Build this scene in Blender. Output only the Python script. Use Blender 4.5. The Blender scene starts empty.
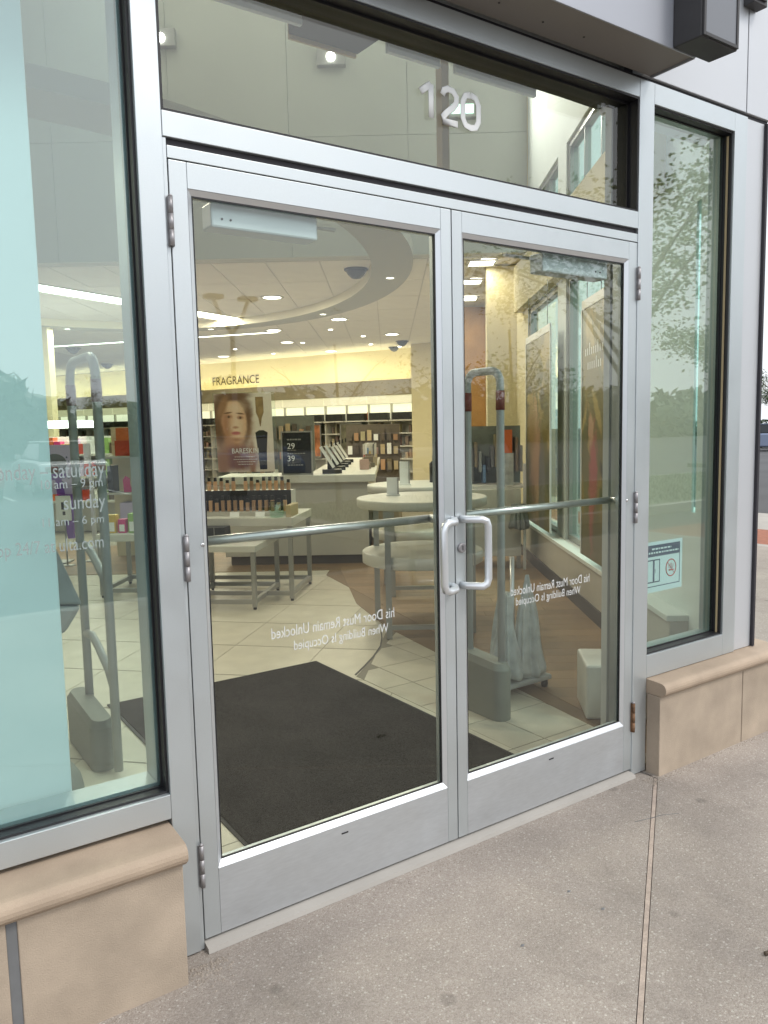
import bpy, bmesh, math, random
from mathutils import Matrix, Vector
random.seed(7)
SC = bpy.context.scene
COL = SC.collection
R = math.radians

# ------------------------------------------------------------------ camera
cam_data = bpy.data.cameras.new('camera')
cam = bpy.data.objects.new('camera', cam_data); COL.objects.link(cam)
cam_data.sensor_fit = 'HORIZONTAL'; cam_data.sensor_width = 36.0
cam_data.lens = 781.46 / 768 * 36.0
cam_data.clip_start = 0.05; cam_data.clip_end = 800
def cam_matrix(loc, yaw, pitch, roll):
    f = Vector((math.sin(yaw)*math.cos(pitch), math.cos(yaw)*math.cos(pitch), math.sin(pitch)))
    r = Vector((math.cos(yaw), -math.sin(yaw), 0)); u = r.cross(f)
    c, s = math.cos(roll), math.sin(roll)
    r2 = c*r + s*u; u2 = -s*r + c*u
    m = Matrix((r2, u2, -f)).transposed().to_4x4(); m.translation = loc
    return m
cam.matrix_world = cam_matrix(Vector((-1.627, -1.978, 1.408)), 0.596652, -0.105239, -0.021216)
SC.camera = cam

# ------------------------------------------------------------------ world, sun, exposure
SUN_EL, SUN_AZ = R(48), R(150)          # azimuth from +Y towards +X
w = bpy.data.worlds.new('World'); SC.world = w; w.use_nodes = True
nt = w.node_tree; nt.nodes.clear()
def N(tree, t, **k):
    n = tree.nodes.new(t)
    for a, b in k.items(): setattr(n, a, b)
    return n
out = N(nt, 'ShaderNodeOutputWorld'); bg = N(nt, 'ShaderNodeBackground')
sky = N(nt, 'ShaderNodeTexSky', sky_type='NISHITA', sun_disc=False, sun_elevation=SUN_EL, sun_rotation=SUN_AZ,
        air_density=1.0, dust_density=3.0, ozone_density=1.0)
hs = N(nt, 'ShaderNodeHueSaturation'); hs.inputs['Saturation'].default_value = 0.42; hs.inputs['Value'].default_value = 1.0
tc = N(nt, 'ShaderNodeTexCoord'); mp = N(nt, 'ShaderNodeMapping'); mp.inputs['Scale'].default_value = (1.0, 1.0, 2.6)
nz = N(nt, 'ShaderNodeTexNoise'); nz.inputs['Scale'].default_value = 2.1; nz.inputs['Detail'].default_value = 6; nz.inputs['Roughness'].default_value = .55
rp = N(nt, 'ShaderNodeValToRGB'); rp.color_ramp.elements[0].position = .36; rp.color_ramp.elements[1].position = .7
mx = N(nt, 'ShaderNodeMix', data_type='RGBA'); mx.inputs[7].default_value = (9.0, 9.4, 9.9, 1)
ml = N(nt, 'ShaderNodeMath', operation='MULTIPLY_ADD'); ml.inputs[1].default_value = .42; ml.inputs[2].default_value = .5
L = nt.links.new
L(tc.outputs['Generated'], mp.inputs['Vector']); L(mp.outputs[0], nz.inputs['Vector']); L(nz.outputs['Fac'], rp.inputs[0])
L(sky.outputs[0], hs.inputs['Color']); L(hs.outputs[0], mx.inputs[6]); L(rp.outputs[0], ml.inputs[0]); L(ml.outputs[0], mx.inputs[0])
L(mx.outputs[2], bg.inputs['Color']); bg.inputs['Strength'].default_value = 0.12; L(bg.outputs[0], out.inputs[0])

sun_d = bpy.data.lights.new('sun', 'SUN'); sun_d.energy = 1.2; sun_d.angle = R(14); sun_d.color = (1, .95, .88)
sun = bpy.data.objects.new('sun', sun_d); COL.objects.link(sun)
sd = Vector((math.sin(SUN_AZ)*math.cos(SUN_EL), math.cos(SUN_AZ)*math.cos(SUN_EL), math.sin(SUN_EL)))
sun.rotation_euler = sd.to_track_quat('Z', 'Y').to_euler(); sun.location = (4, -6, 9)

SC.view_settings.view_transform = 'Standard'; SC.view_settings.look = 'None'
SC.view_settings.gamma = 1; SC.view_settings.exposure = 0.43
SC.cycles.transparent_max_bounces = 32; SC.cycles.max_bounces = 8; SC.cycles.diffuse_bounces = 4; SC.cycles.glossy_bounces = 4
SC.cycles.sample_clamp_indirect = 6; SC.cycles.caustics_reflective = False; SC.cycles.caustics_refractive = False

# ------------------------------------------------------------------ materials
def mat(name, col, rough=.6, metal=0., var=0., vscale=6., bump=0., bscale=60., spec=.5, grain=0., gscale=200., emit=None, estr=0., stretch=None, rvar=0.):
    m = bpy.data.materials.new(name); m.use_nodes = True; t = m.node_tree; b = t.nodes['Principled BSDF']
    b.inputs['Base Color'].default_value = (*col, 1); b.inputs['Roughness'].default_value = rough
    b.inputs['Metallic'].default_value = metal; b.inputs['Specular IOR Level'].default_value = spec
    co = t.nodes.new('ShaderNodeTexCoord'); src = co.outputs['Object']
    if stretch:
        mpn = t.nodes.new('ShaderNodeMapping'); mpn.inputs['Scale'].default_value = stretch; t.links.new(src, mpn.inputs[0]); src = mpn.outputs[0]
    last = None
    def layer(prev, scale, amt, detail):
        n = t.nodes.new('ShaderNodeTexNoise'); n.inputs['Scale'].default_value = scale; n.inputs['Detail'].default_value = detail
        t.links.new(src, n.inputs['Vector'])
        mr = t.nodes.new('ShaderNodeMapRange'); mr.inputs[1].default_value = .25; mr.inputs[2].default_value = .75
        mr.inputs[3].default_value = 1-amt; mr.inputs[4].default_value = 1+amt; t.links.new(n.outputs['Fac'], mr.inputs[0])
        mu = t.nodes.new('ShaderNodeVectorMath'); mu.operation = 'SCALE'
        if prev is None: mu.inputs[0].default_value = col
        else: t.links.new(prev, mu.inputs[0])
        t.links.new(mr.outputs[0], mu.inputs['Scale']); return mu.outputs[0]
    if var: last = layer(last, vscale, var, 5)
    if grain: last = layer(last, gscale, grain, 2)
    if last is not None: t.links.new(last, b.inputs['Base Color'])
    if rvar:
        n = t.nodes.new('ShaderNodeTexNoise'); n.inputs['Scale'].default_value = 5; n.inputs['Detail'].default_value = 8; n.inputs['Roughness'].default_value = .65; t.links.new(co.outputs['Object'], n.inputs['Vector'])
        mr = t.nodes.new('ShaderNodeMapRange'); mr.inputs[1].default_value = .3; mr.inputs[2].default_value = .72; mr.inputs[3].default_value = rough-rvar; mr.inputs[4].default_value = rough+rvar
        t.links.new(n.outputs['Fac'], mr.inputs[0]); t.links.new(mr.outputs[0], b.inputs['Roughness'])
    if bump:
        n = t.nodes.new('ShaderNodeTexNoise'); n.inputs['Scale'].default_value = bscale; n.inputs['Detail'].default_value = 4
        t.links.new(src, n.inputs['Vector']); bp = t.nodes.new('ShaderNodeBump'); bp.inputs['Strength'].default_value = bump
        bp.inputs['Distance'].default_value = .004; t.links.new(n.outputs['Fac'], bp.inputs['Height']); t.links.new(bp.outputs[0], b.inputs['Normal'])
    if emit:
        b.inputs['Emission Color'].default_value = (*emit, 1); b.inputs['Emission Strength'].default_value = estr
    return m

def glass_mat(name, tint, ior=1.5, film=0.0, rough=0.0, gcol=(1, 1, 1)):
    m = bpy.data.materials.new(name); m.use_nodes = True; t = m.node_tree; t.nodes.clear()
    o = t.nodes.new('ShaderNodeOutputMaterial'); mixs = t.nodes.new('ShaderNodeMixShader')
    tr = t.nodes.new('ShaderNodeBsdfTransparent'); tr.inputs[0].default_value = (*tint, 1)
    gl = t.nodes.new('ShaderNodeBsdfGlossy'); gl.inputs['Color'].default_value = (*gcol, 1); gl.inputs['Roughness'].default_value = rough
    fr = t.nodes.new('ShaderNodeFresnel'); fr.inputs[0].default_value = ior
    ad = t.nodes.new('ShaderNodeMath'); ad.operation = 'ADD'; ad.inputs[1].default_value = film; ad.use_clamp = True
    # the index is inverted inside the pane: use the outside-facing value on both faces
    geo = t.nodes.new('ShaderNodeNewGeometry'); dt = t.nodes.new('ShaderNodeVectorMath'); dt.operation = 'DOT_PRODUCT'
    t.links.new(geo.outputs['Normal'], dt.inputs[0]); t.links.new(geo.outputs['Incoming'], dt.inputs[1])
    ab = t.nodes.new('ShaderNodeMath'); ab.operation = 'ABSOLUTE'; t.links.new(dt.outputs['Value'], ab.inputs[0])
    # Schlick curve: f0 + (1-f0)(1-c)^5
    f0 = ((ior-1)/(ior+1))**2
    om = t.nodes.new('ShaderNodeMath'); om.operation = 'SUBTRACT'; om.inputs[0].default_value = 1; t.links.new(ab.outputs[0], om.inputs[1])
    pw = t.nodes.new('ShaderNodeMath'); pw.operation = 'POWER'; pw.inputs[1].default_value = 5; t.links.new(om.outputs[0], pw.inputs[0])
    sm = t.nodes.new('ShaderNodeMath'); sm.operation = 'MULTIPLY_ADD'; sm.inputs[1].default_value = 1-f0; sm.inputs[2].default_value = f0
    t.links.new(pw.outputs[0], sm.inputs[0]); t.links.new(sm.outputs[0], ad.inputs[0]); t.nodes.remove(fr)
    t.links.new(ad.outputs[0], mixs.inputs[0]); t.links.new(tr.outputs[0], mixs.inputs[1]); t.links.new(gl.outputs[0], mixs.inputs[2])
    t.links.new(mixs.outputs[0], o.inputs[0])
    return m

M = {}
M['alu'] = mat('anodised_aluminium', (.575, .62, .64), .40, .72, var=.05, vscale=1.3, bump=.03, bscale=260, grain=.02, gscale=320, rvar=.10)
M['alu_kick'] = mat('scuffed_aluminium', (.58, .61, .635), .42, .70, var=.05, vscale=2.5, bump=.05, bscale=200, grain=.05, gscale=26, stretch=(1, 1, 5), rvar=.12)
M['alu_dark'] = mat('shadow_gap', (.03, .028, .035), .6)
M['alu_bead'] = mat('bead_aluminium', (.74, .77, .80), .34, .72)
M['gasket'] = mat('black_gasket', (.012, .012, .015), .45)
M['steel'] = mat('satin_steel', (.62, .63, .64), .3, .85, var=.05, vscale=30)
M['hinge'] = mat('worn_hinge', (.34, .33, .34), .45, .6, var=.2, vscale=60)
M['rusty'] = mat('rusty_hinge', (.20, .11, .06), .7, .3, var=.5, vscale=70)
M['chrome'] = mat('bright_screw', (.8, .8, .8), .2, 1)
M['glass'] = glass_mat('clear_glass', (.93, .965, .945), ior=1.5, film=.01)
M['glass_win'] = glass_mat('green_tinted_glass', (.85, .962, .952), film=.08)
M['glass_side'] = glass_mat('pale_green_glass', (.84, .97, .91), ior=1.28)
M['letter'] = mat('white_vinyl', (.90, .92, .92), .6)
M['letter_door'] = mat('worn_white_vinyl', (.62, .64, .64), .7, var=.15, vscale=40)
M['letter_grey'] = mat('frosted_vinyl', (.29, .35, .35), .7)
M['stone'] = mat('tan_limestone', (.41, .336, .26), .85, var=.2, vscale=6, bump=.35, bscale=260, grain=.16, gscale=640)
M['stone_sill'] = mat('buff_sill_stone', (.41, .322, .24), .75, var=.16, vscale=7, bump=.22, bscale=240, grain=.10, gscale=620)
M['slate'] = mat('grey_joint_sealant', (.16, .165, .17), .8, var=.1, vscale=20)
M['mortar'] = mat('mortar', (.30, .26, .22), .9, var=.2, vscale=40)
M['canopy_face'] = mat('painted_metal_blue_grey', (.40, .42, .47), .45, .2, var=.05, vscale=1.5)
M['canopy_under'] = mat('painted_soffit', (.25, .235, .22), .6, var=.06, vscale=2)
M['panel'] = mat('composite_metal_panel', (.60, .62, .65), .4, .35, var=.03, vscale=1)
M['lamp_black'] = mat('black_powder_coat', (.035, .034, .036), .5, var=.1, vscale=30)
M['lamp_glass'] = mat('unlit_diffuser', (.17, .18, .20), .25, .1)
M['drywall'] = mat('painted_drywall', (.66, .65, .60), .8, var=.02, vscale=2)
M['drywall_warm'] = mat('warm_painted_wall', (.70, .63, .42), .75, var=.03, vscale=2)
M['backing'] = mat('bulkhead_backing', (.47, .475, .43), .8)
M['pier'] = mat('pale_pier_paint', (.80, .84, .82), .7, var=.02)
M['bulkhead'] = mat('pale_bulkhead_paint', (.52, .54, .49), .8, var=.05, vscale=.8)
M['cornice'] = mat('cornice_paint', (.40, .35, .24), .8, var=.1, vscale=3)
M['white'] = mat('white_laminate', (.64, .63, .575), .4, var=.03)
M['board'] = mat('white_board', (.84, .865, .87), .5, var=.02, vscale=1.5, bump=.9, bscale=3.5)
M['sillwhite'] = mat('white_interior_sill', (.76, .78, .74), .4)
M['lowwall'] = mat('beige_low_wall', (.46, .42, .35), .7, var=.04)
M['base_black'] = mat('black_baseboard', (.03, .027, .023), .5)
M['ceiling_tile'] = mat('ceiling_tile', (.72, .69, .65), .9, var=.04, vscale=4, bump=.1, bscale=120)
M['ceiling_grid'] = mat('ceiling_grid', (.54, .51, .47), .7)
M['ring'] = mat('soffit_paint_shaded', (.37, .37, .335), .8, var=.02)  # shaded underside of the ring, darkened in the colour itself
M['ring_lit'] = mat('soffit_paint_lit', (.80, .76, .62), .7)  # same soffit paint, made paler to show the inner face lit
M['reflection_dark'] = mat('olive_reflection_tone', (.055, .055, .04), .8, var=.1, vscale=2)  # tone of the reflected canopy put into the colour
M['reflection_blue'] = mat('blue_grey_reflection', (.60, .66, .72), .6)  # bluish reflection tone put into the colour
M['tan_trim'] = mat('tan_trim', (.50, .40, .24), .7)
M['grout'] = mat('grout', (.26, .235, .19), .9)
M['mat'] = mat('black_door_mat', (.022, .0205, .018), .95, var=.22, vscale=3.5, bump=.9, bscale=300, grain=.8, gscale=150, spec=.05)
M['mat_edge'] = mat('rubber_edge', (.012, .012, .012), .7)
M['leg'] = mat('grey_metal_leg', (.36, .36, .34), .4, .6)
M['counter'] = mat('counter_front', (.50, .48, .43), .6, var=.03)
M['toe'] = mat('dark_toe_kick', (.12, .10, .08), .6)
M['gate'] = mat('grey_gate_plastic', (.42, .44, .44), .45, .1, var=.03)
M['gate_base'] = mat('pedestal_grey', (.20, .21, .185), .55)
M['maroon'] = mat('maroon_label', (.22, .055, .05), .5)
M['mauve'] = mat('mauve_label', (.25, .15, .20), .5)
M['black'] = mat('black_plastic', (.02, .02, .02), .4)
M['screen'] = mat('dark_screen', (.025, .028, .032), .45)
M['white_edge'] = mat('white_bezel', (.8, .8, .78), .4)
M['peg'] = mat('grey_green_panel', (.20, .22, .19), .6, var=.15, vscale=6)
M['purple'] = mat('purple_print', (.22, .10, .42), .5)
M['lilac'] = mat('lilac_print', (.58, .50, .72), .6)
M['orange'] = mat('orange_card', (.70, .17, .05), .6)
M['redbox'] = mat('red_card', (.52, .06, .03), .6)
M['magenta'] = mat('magenta_plastic', (.62, .05, .22), .5)
M['yellow'] = mat('yellow_pack', (.66, .45, .08), .5)
M['green'] = mat('green_pack', (.30, .48, .16), .5)
M['blue'] = mat('blue_pack', (.12, .22, .38), .5)
M['navy'] = mat('navy_print', (.03, .055, .12), .5)
M['paper'] = mat('white_paper', (.86, .87, .86), .6)
M['redbrown'] = mat('red_brown_print', (.48, .07, .05), .6)
M['bag'] = mat('translucent_plastic_bag', (.60, .64, .64), .3, var=.3, vscale=12, bump=.5, bscale=30, spec=.7)
_t = M['bag'].node_tree; _o = [n_ for n_ in _t.nodes if n_.type == 'OUTPUT_MATERIAL'][0]; _ms = _t.nodes.new('ShaderNodeMixShader'); _tr = _t.nodes.new('ShaderNodeBsdfTransparent')
_ms.inputs[0].default_value = .72; _t.links.new(_tr.outputs[0], _ms.inputs[1]); _t.links.new(_t.nodes['Principled BSDF'].outputs[0], _ms.inputs[2]); _t.links.new(_ms.outputs[0], _o.inputs[0])
M['greybag'] = mat('grey_plastic_bag', (.25, .27, .27), .45, var=.2, vscale=8, bump=.4, bscale=18)
M['cover_closer'] = mat('closer_cover', (.60, .66, .70), .4, .3, var=.04, vscale=8)
def emis(name, col, s):
    return mat(name, (.8, .8, .8), .5, emit=col, estr=s)
M['lamp_on'] = emis('lit_diffuser', (1, .93, .82), 5)
M['strip_on'] = emis('lit_strip', (1, .95, .78), 4)
M['cove_on'] = emis('lit_cove', (1, .86, .50), 15)
M['header_on'] = emis('lit_header', (1, .86, .48), .42)
M['bay_on'] = emis('lit_bay', (1, .92, .62), .75)
M['spot_on'] = emis('lit_spot', (1, .97, .92), 14)
M['exit_on'] = emis('lit_green_white', (.6, 1, .8), 1.6)

def rnd_mat(name, base, rough=.7, spread=.25, hue=.0):
    """one material whose colour differs from object to object"""
    m = bpy.data.materials.new(name); m.use_nodes = True; t = m.node_tree; b = t.nodes['Principled BSDF']
    oi = t.nodes.new('ShaderNodeObjectInfo'); h = t.nodes.new('ShaderNodeHueSaturation'); h.inputs['Color'].default_value = (*base, 1)
    mr = t.nodes.new('ShaderNodeMapRange'); mr.inputs[3].default_value = 1-spread; mr.inputs[4].default_value = 1+spread
    t.links.new(oi.outputs['Random'], mr.inputs[0]); t.links.new(mr.outputs[0], h.inputs['Value'])
    if hue:
        m2 = t.nodes.new('ShaderNodeMapRange'); m2.inputs[3].default_value = .5-hue; m2.inputs[4].default_value = .5+hue
        wn = t.nodes.new('ShaderNodeTexWhiteNoise'); wn.noise_dimensions = '1D'; t.links.new(oi.outputs['Random'], wn.inputs['W'])
        t.links.new(wn.outputs['Value'], m2.inputs[0]); t.links.new(m2.outputs[0], h.inputs['Hue'])
    co = t.nodes.new('ShaderNodeTexCoord'); n = t.nodes.new('ShaderNodeTexNoise'); n.inputs['Scale'].default_value = 7; n.inputs['Detail'].default_value = 5
    t.links.new(co.outputs['Object'], n.inputs['Vector'])
    m3 = t.nodes.new('ShaderNodeMapRange'); m3.inputs[1].default_value = .3; m3.inputs[2].default_value = .7; m3.inputs[3].default_value = .93; m3.inputs[4].default_value = 1.07
    t.links.new(n.outputs['Fac'], m3.inputs[0]); mu = t.nodes.new('ShaderNodeVectorMath'); mu.operation = 'SCALE'
    t.links.new(h.outputs[0], mu.inputs[0]); t.links.new(m3.outputs[0], mu.inputs['Scale']); t.links.new(mu.outputs[0], b.inputs['Base Color'])
    b.inputs['Roughness'].default_value = rough
    return m
M['tile'] = rnd_mat('cream_floor_tile', (.56, .515, .42), .42, .06)
M['under_oak'] = mat('oak_underlay', (.20, .13, .07), .6)
M['plank'] = rnd_mat('oak_plank', (.25, .16, .085), .45, .16)
M['product'] = rnd_mat('carton_print', (.30, .23, .165), .5, .9, .05)
M['skin'] = rnd_mat('foundation_shade', (.50, .30, .17), .35, .35)

def aggregate():
    m = bpy.data.materials.new('exposed_aggregate_concrete'); m.use_nodes = True; t = m.node_tree; b = t.nodes['Principled BSDF']
    co = t.nodes.new('ShaderNodeTexCoord')
    def vor(scale):
        v = t.nodes.new('ShaderNodeTexVoronoi'); v.inputs['Scale'].default_value = scale; t.links.new(co.outputs['Object'], v.inputs['Vector']); return v
    v1, v2 = vor(270), vor(105)
    bw = t.nodes.new('ShaderNodeSeparateColor'); t.links.new(v1.outputs['Color'], bw.inputs[0])
    r1 = t.nodes.new('ShaderNodeValToRGB'); e = r1.color_ramp.elements
    e[0].position = 0; e[0].color = (.285, .245, .213, 1); e[1].position = 1; e[1].color = (.47, .43, .385, 1)
    a = e.new(.35); a.color = (.335, .292, .256, 1); a = e.new(.75); a.color = (.37, .328, .29, 1); a = e.new(.93); a.color = (.39, .35, .31, 1)
    t.links.new(bw.outputs[0], r1.inputs[0])
    # a few larger pale stones
    b2 = t.nodes.new('ShaderNodeSeparateColor'); t.links.new(v2.outputs['Color'], b2.inputs[0])
    g = t.nodes.new('ShaderNodeMath'); g.operation = 'GREATER_THAN'; g.inputs[1].default_value = .88; t.links.new(b2.outputs[1], g.inputs[0])
    l = t.nodes.new('ShaderNodeMath'); l.operation = 'LESS_THAN'; l.inputs[1].default_value = .34; t.links.new(v2.outputs['Distance'], l.inputs[0])
    gl = t.nodes.new('ShaderNodeMath'); gl.operation = 'MULTIPLY'; t.links.new(g.outputs[0], gl.inputs[0]); t.links.new(l.outputs[0], gl.inputs[1])
    mxn = t.nodes.new('ShaderNodeMix'); mxn.data_type = 'RGBA'; mxn.inputs[7].default_value = (.50, .465, .42, 1)
    t.links.new(gl.outputs[0], mxn.inputs[0]); t.links.new(r1.outputs[0], mxn.inputs[6])
    n = t.nodes.new('ShaderNodeTexNoise'); n.inputs['Scale'].default_value = 1.7; n.inputs['Detail'].default_value = 8; n.inputs['Roughness'].default_value = .62
    t.links.new(co.outputs['Object'], n.inputs['Vector'])
    mr = t.nodes.new('ShaderNodeMapRange'); mr.inputs[1].default_value = .3; mr.inputs[2].default_value = .7; mr.inputs[3].default_value = .74; mr.inputs[4].default_value = 1.16
    t.links.new(n.outputs['Fac'], mr.inputs[0])
    mu = t.nodes.new('ShaderNodeVectorMath'); mu.operation = 'SCALE'; t.links.new(mxn.outputs[2], mu.inputs[0]); t.links.new(mr.outputs[0], mu.inputs['Scale'])
    # old gum spots and drip stains: soft dark rounds
    v3 = vor(2.6); v3.inputs['Randomness'].default_value = 1; rg = t.nodes.new('ShaderNodeMapRange'); rg.interpolation_type = 'SMOOTHSTEP'
    rg.inputs[1].default_value = .035; rg.inputs[2].default_value = .075; rg.inputs[3].default_value = .72; rg.inputs[4].default_value = 1; t.links.new(v3.outputs['Distance'], rg.inputs[0])
    n4 = t.nodes.new('ShaderNodeTexNoise'); n4.inputs['Scale'].default_value = 5.5; n4.inputs['Detail'].default_value = 9; n4.inputs['Roughness'].default_value = .7; t.links.new(co.outputs['Object'], n4.inputs['Vector'])
    r4 = t.nodes.new('ShaderNodeMapRange'); r4.inputs[1].default_value = .56; r4.inputs[2].default_value = .74; r4.inputs[3].default_value = 1; r4.inputs[4].default_value = .80; t.links.new(n4.outputs['Fac'], r4.inputs[0])
    pm2 = t.nodes.new('ShaderNodeMath'); pm2.operation = 'MULTIPLY'; t.links.new(rg.outputs[0], pm2.inputs[0]); t.links.new(r4.outputs[0], pm2.inputs[1])
    mu2 = t.nodes.new('ShaderNodeVectorMath'); mu2.operation = 'SCALE'; t.links.new(mu.outputs[0], mu2.inputs[0]); t.links.new(pm2.outputs[0], mu2.inputs['Scale'])
    t.links.new(mu2.outputs[0], b.inputs['Base Color']); b.inputs['Roughness'].default_value = .85
    bp = t.nodes.new('ShaderNodeBump'); bp.inputs['Strength'].default_value = .55; bp.inputs['Distance'].default_value = .003
    iv = t.nodes.new('ShaderNodeMath'); iv.operation = 'SUBTRACT'; iv.inputs[0].default_value = 1; t.links.new(v1.outputs['Distance'], iv.inputs[1])
    t.links.new(iv.outputs[0], bp.inputs['Height']); t.links.new(bp.outputs[0], b.inputs['Normal'])
    return m
M['aggregate'] = aggregate()
M['joint_filler'] = mat('pale_joint_sealant', (.40, .33, .28), .9, var=.2, vscale=30, grain=.15, gscale=200)
M['asphalt'] = mat('asphalt', (.085, .085, .088), .9, var=.2, vscale=.4, grain=.2, gscale=60)
M['grass'] = mat('grass_ground', (.06, .10, .03), .9, var=.3, vscale=3)
M['blade'] = mat('grass_blade', (.07, .13, .035), .8)
M['brickred'] = mat('red_brick_paving', (.33, .13, .08), .85, var=.2, vscale=20)
M['paint'] = mat('road_paint', (.75, .75, .72), .8)
M['kerb'] = mat('kerb_concrete', (.40, .38, .35), .9, var=.1, vscale=4)
M['bark'] = mat('tree_bark', (.12, .09, .065), .9, var=.3, vscale=12, bump=.6, bscale=30)
def leaf_mat(name, c):
    m = bpy.data.materials.new(name); m.use_nodes = True; t = m.node_tree; b = t.nodes['Principled BSDF']
    g = t.nodes.new('ShaderNodeNewGeometry'); h = t.nodes.new('ShaderNodeHueSaturation'); h.inputs['Color'].default_value = (*c, 1)
    mr = t.nodes.new('ShaderNodeMapRange'); mr.inputs[3].default_value = .6; mr.inputs[4].default_value = 1.5
    t.links.new(g.outputs['Random Per Island'], mr.inputs[0]); t.links.new(mr.outputs[0], h.inputs['Value']); t.links.new(h.outputs[0], b.inputs['Base Color'])
    b.inputs['Roughness'].default_value = .55
    return m
M['leaf'] = leaf_mat('leaf_green', (.15, .20, .07)); M['leaf_dark'] = leaf_mat('leaf_dark_green', (.05, .08, .028))
M['tyre'] = mat('tyre_rubber', (.02, .02, .02), .8)
M['car_glass'] = mat('car_window', (.02, .025, .03), .08)
M['lamp_red'] = mat('tail_lamp', (.4, .02, .02), .3); M['lamp_white'] = mat('head_lamp', (.75, .75, .75), .2)

# ------------------------------------------------------------------ mesh helpers
AZ = R(34.6)
STORE = Matrix.Translation((1.63, 0, 0)) @ Matrix.Rotation(-AZ, 4, 'Z')      # local x = along v, local y = depth u
# rear wall: local x runs to the right, zero at its right end; local y points away from the doors
_l = Vector((.868, -.496, 0)); _n = Vector((.496, .868, 0))
BACK = STORE @ Matrix(((_l.x, _n.x, 0, -.67), (_l.y, _n.y, 0, 15.0), (0, 0, 1, 0), (0, 0, 0, 1)))
ID = Matrix.Identity(4)
WM = {}
class MB:
    def __init__(s, T=ID): s.v = []; s.f = []; s.T = T; s.mi = []; s.cur = 0; s.smooth = set()
    def add(s, vs, fs, smooth=False):
        n = len(s.v); s.v += [s.T @ Vector(p) for p in vs]
        for f in fs:
            if smooth: s.smooth.add(len(s.f))
            s.f.append([i+n for i in f]); s.mi.append(s.cur)
        return s
    def box(s, x0, x1, y0, y1, z0, z1):
        if x0 > x1: x0, x1 = x1, x0
        if y0 > y1: y0, y1 = y1, y0
        if z0 > z1: z0, z1 = z1, z0
        return s.add([(x0,y0,z0),(x1,y0,z0),(x1,y1,z0),(x0,y1,z0),(x0,y0,z1),(x1,y0,z1),(x1,y1,z1),(x0,y1,z1)],
                     [(0,3,2,1),(4,5,6,7),(0,1,5,4),(1,2,6,5),(2,3,7,6),(3,0,4,7)])
    def hexa(s, p):            # eight corners: four bottom, four top
        return s.add(p, [(0,3,2,1),(4,5,6,7),(0,1,5,4),(1,2,6,5),(2,3,7,6),(3,0,4,7)])
    def prism(s, poly, a, b, axis='z', smooth=False):
        def P(p, t):
            return (p[0], p[1], t) if axis == 'z' else ((p[0], t, p[1]) if axis == 'y' else (t, p[0], p[1]))
        n = len(poly); vs = [P(p, a) for p in poly] + [P(p, b) for p in poly]
        s.add(vs, [list(range(n))[::-1], list(range(n, 2*n))])
        k = len(s.v) - 2*n
        for i in range(n):
            j = (i+1) % n
            if smooth: s.smooth.add(len(s.f))
            s.f.append([k+i, k+j, k+n+j, k+n+i]); s.mi.append(s.cur)
        return s
    def tube(s, path, r, n=10, cap=True, r1=None):
        pts = [Vector(p) for p in path]; rings = []; m = len(pts)
        t0 = (pts[1]-pts[0]).normalized(); up = Vector((0,0,1)) if abs(t0.z) < .9 else Vector((1,0,0))
        nrm = (up - t0*up.dot(t0)).normalized()
        for i, p in enumerate(pts):
            t = ((pts[min(i+1,m-1)]-pts[max(i-1,0)])).normalized(); nrm = (nrm - t*nrm.dot(t)).normalized(); bi = t.cross(nrm)
            rr = r if r1 is None else r + (r1-r)*i/(m-1)
            rings.append([p + nrm*math.cos(2*math.pi*k/n)*rr + bi*math.sin(2*math.pi*k/n)*rr for k in range(n)])
        vs = [q for ring in rings for q in ring]; fs = []
        for i in range(m-1):
            for k in range(n): fs.append((i*n+k, i*n+(k+1)%n, (i+1)*n+(k+1)%n, (i+1)*n+k))
        s.add(vs, fs, True)
        if cap:
            k0 = len(s.v)-len(vs); s.f.append([k0+i for i in range(n)][::-1]); s.f.append([k0+(m-1)*n+i for i in range(n)]); s.mi += [s.cur]*2
        return s
    def lathe(s, prof, c=(0,0,0), n=20, caps=True):
        vs = []; fs = []
        for r, z in prof:
            for k in range(n): a = 2*math.pi*k/n; vs.append((c[0]+r*math.cos(a), c[1]+r*math.sin(a), c[2]+z))
        for i in range(len(prof)-1):
            for k in range(n): fs.append((i*n+k, i*n+(k+1)%n, (i+1)*n+(k+1)%n, (i+1)*n+k))
        s.add(vs, fs, True)
        if not caps: return s
        k0 = len(s.v)-len(vs); s.f.append([k0+i for i in range(n)][::-1]); s.f.append([k0+(len(prof)-1)*n+i for i in range(n)]); s.mi += [s.cur]*2
        return s
    def obj(s, name, material, parent=None, bevel=0, mats=None):
        if parent is not None: inv = WM[parent.name].inverted(); origin = None
        else:
            xs = [p.x for p in s.v]; ys = [p.y for p in s.v]; zs = [p.z for p in s.v]
            origin = Vector(((min(xs)+max(xs))/2, (min(ys)+max(ys))/2, min(zs))); inv = Matrix.Translation(-origin)
        me = bpy.data.meshes.new(name); me.from_pydata([inv @ p for p in s.v], [], s.f)
        for m_ in (mats or [material]): me.materials.append(m_)
        if mats:
            for p, i in zip(me.polygons, s.mi): p.material_index = i
        for i in s.smooth: me.polygons[i].use_smooth = True
        me.update()
        o = bpy.data.objects.new(name, me); COL.objects.link(o)
        if parent is not None: o.parent = parent; WM[o.name] = WM[parent.name]
        else: o.location = origin; WM[o.name] = Matrix.Translation(origin)
        if bevel:
            b = o.modifiers.new('edge', 'BEVEL'); b.width = bevel; b.segments = 2; b.limit_method = 'ANGLE'; b.angle_limit = R(50)
        return o
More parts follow.
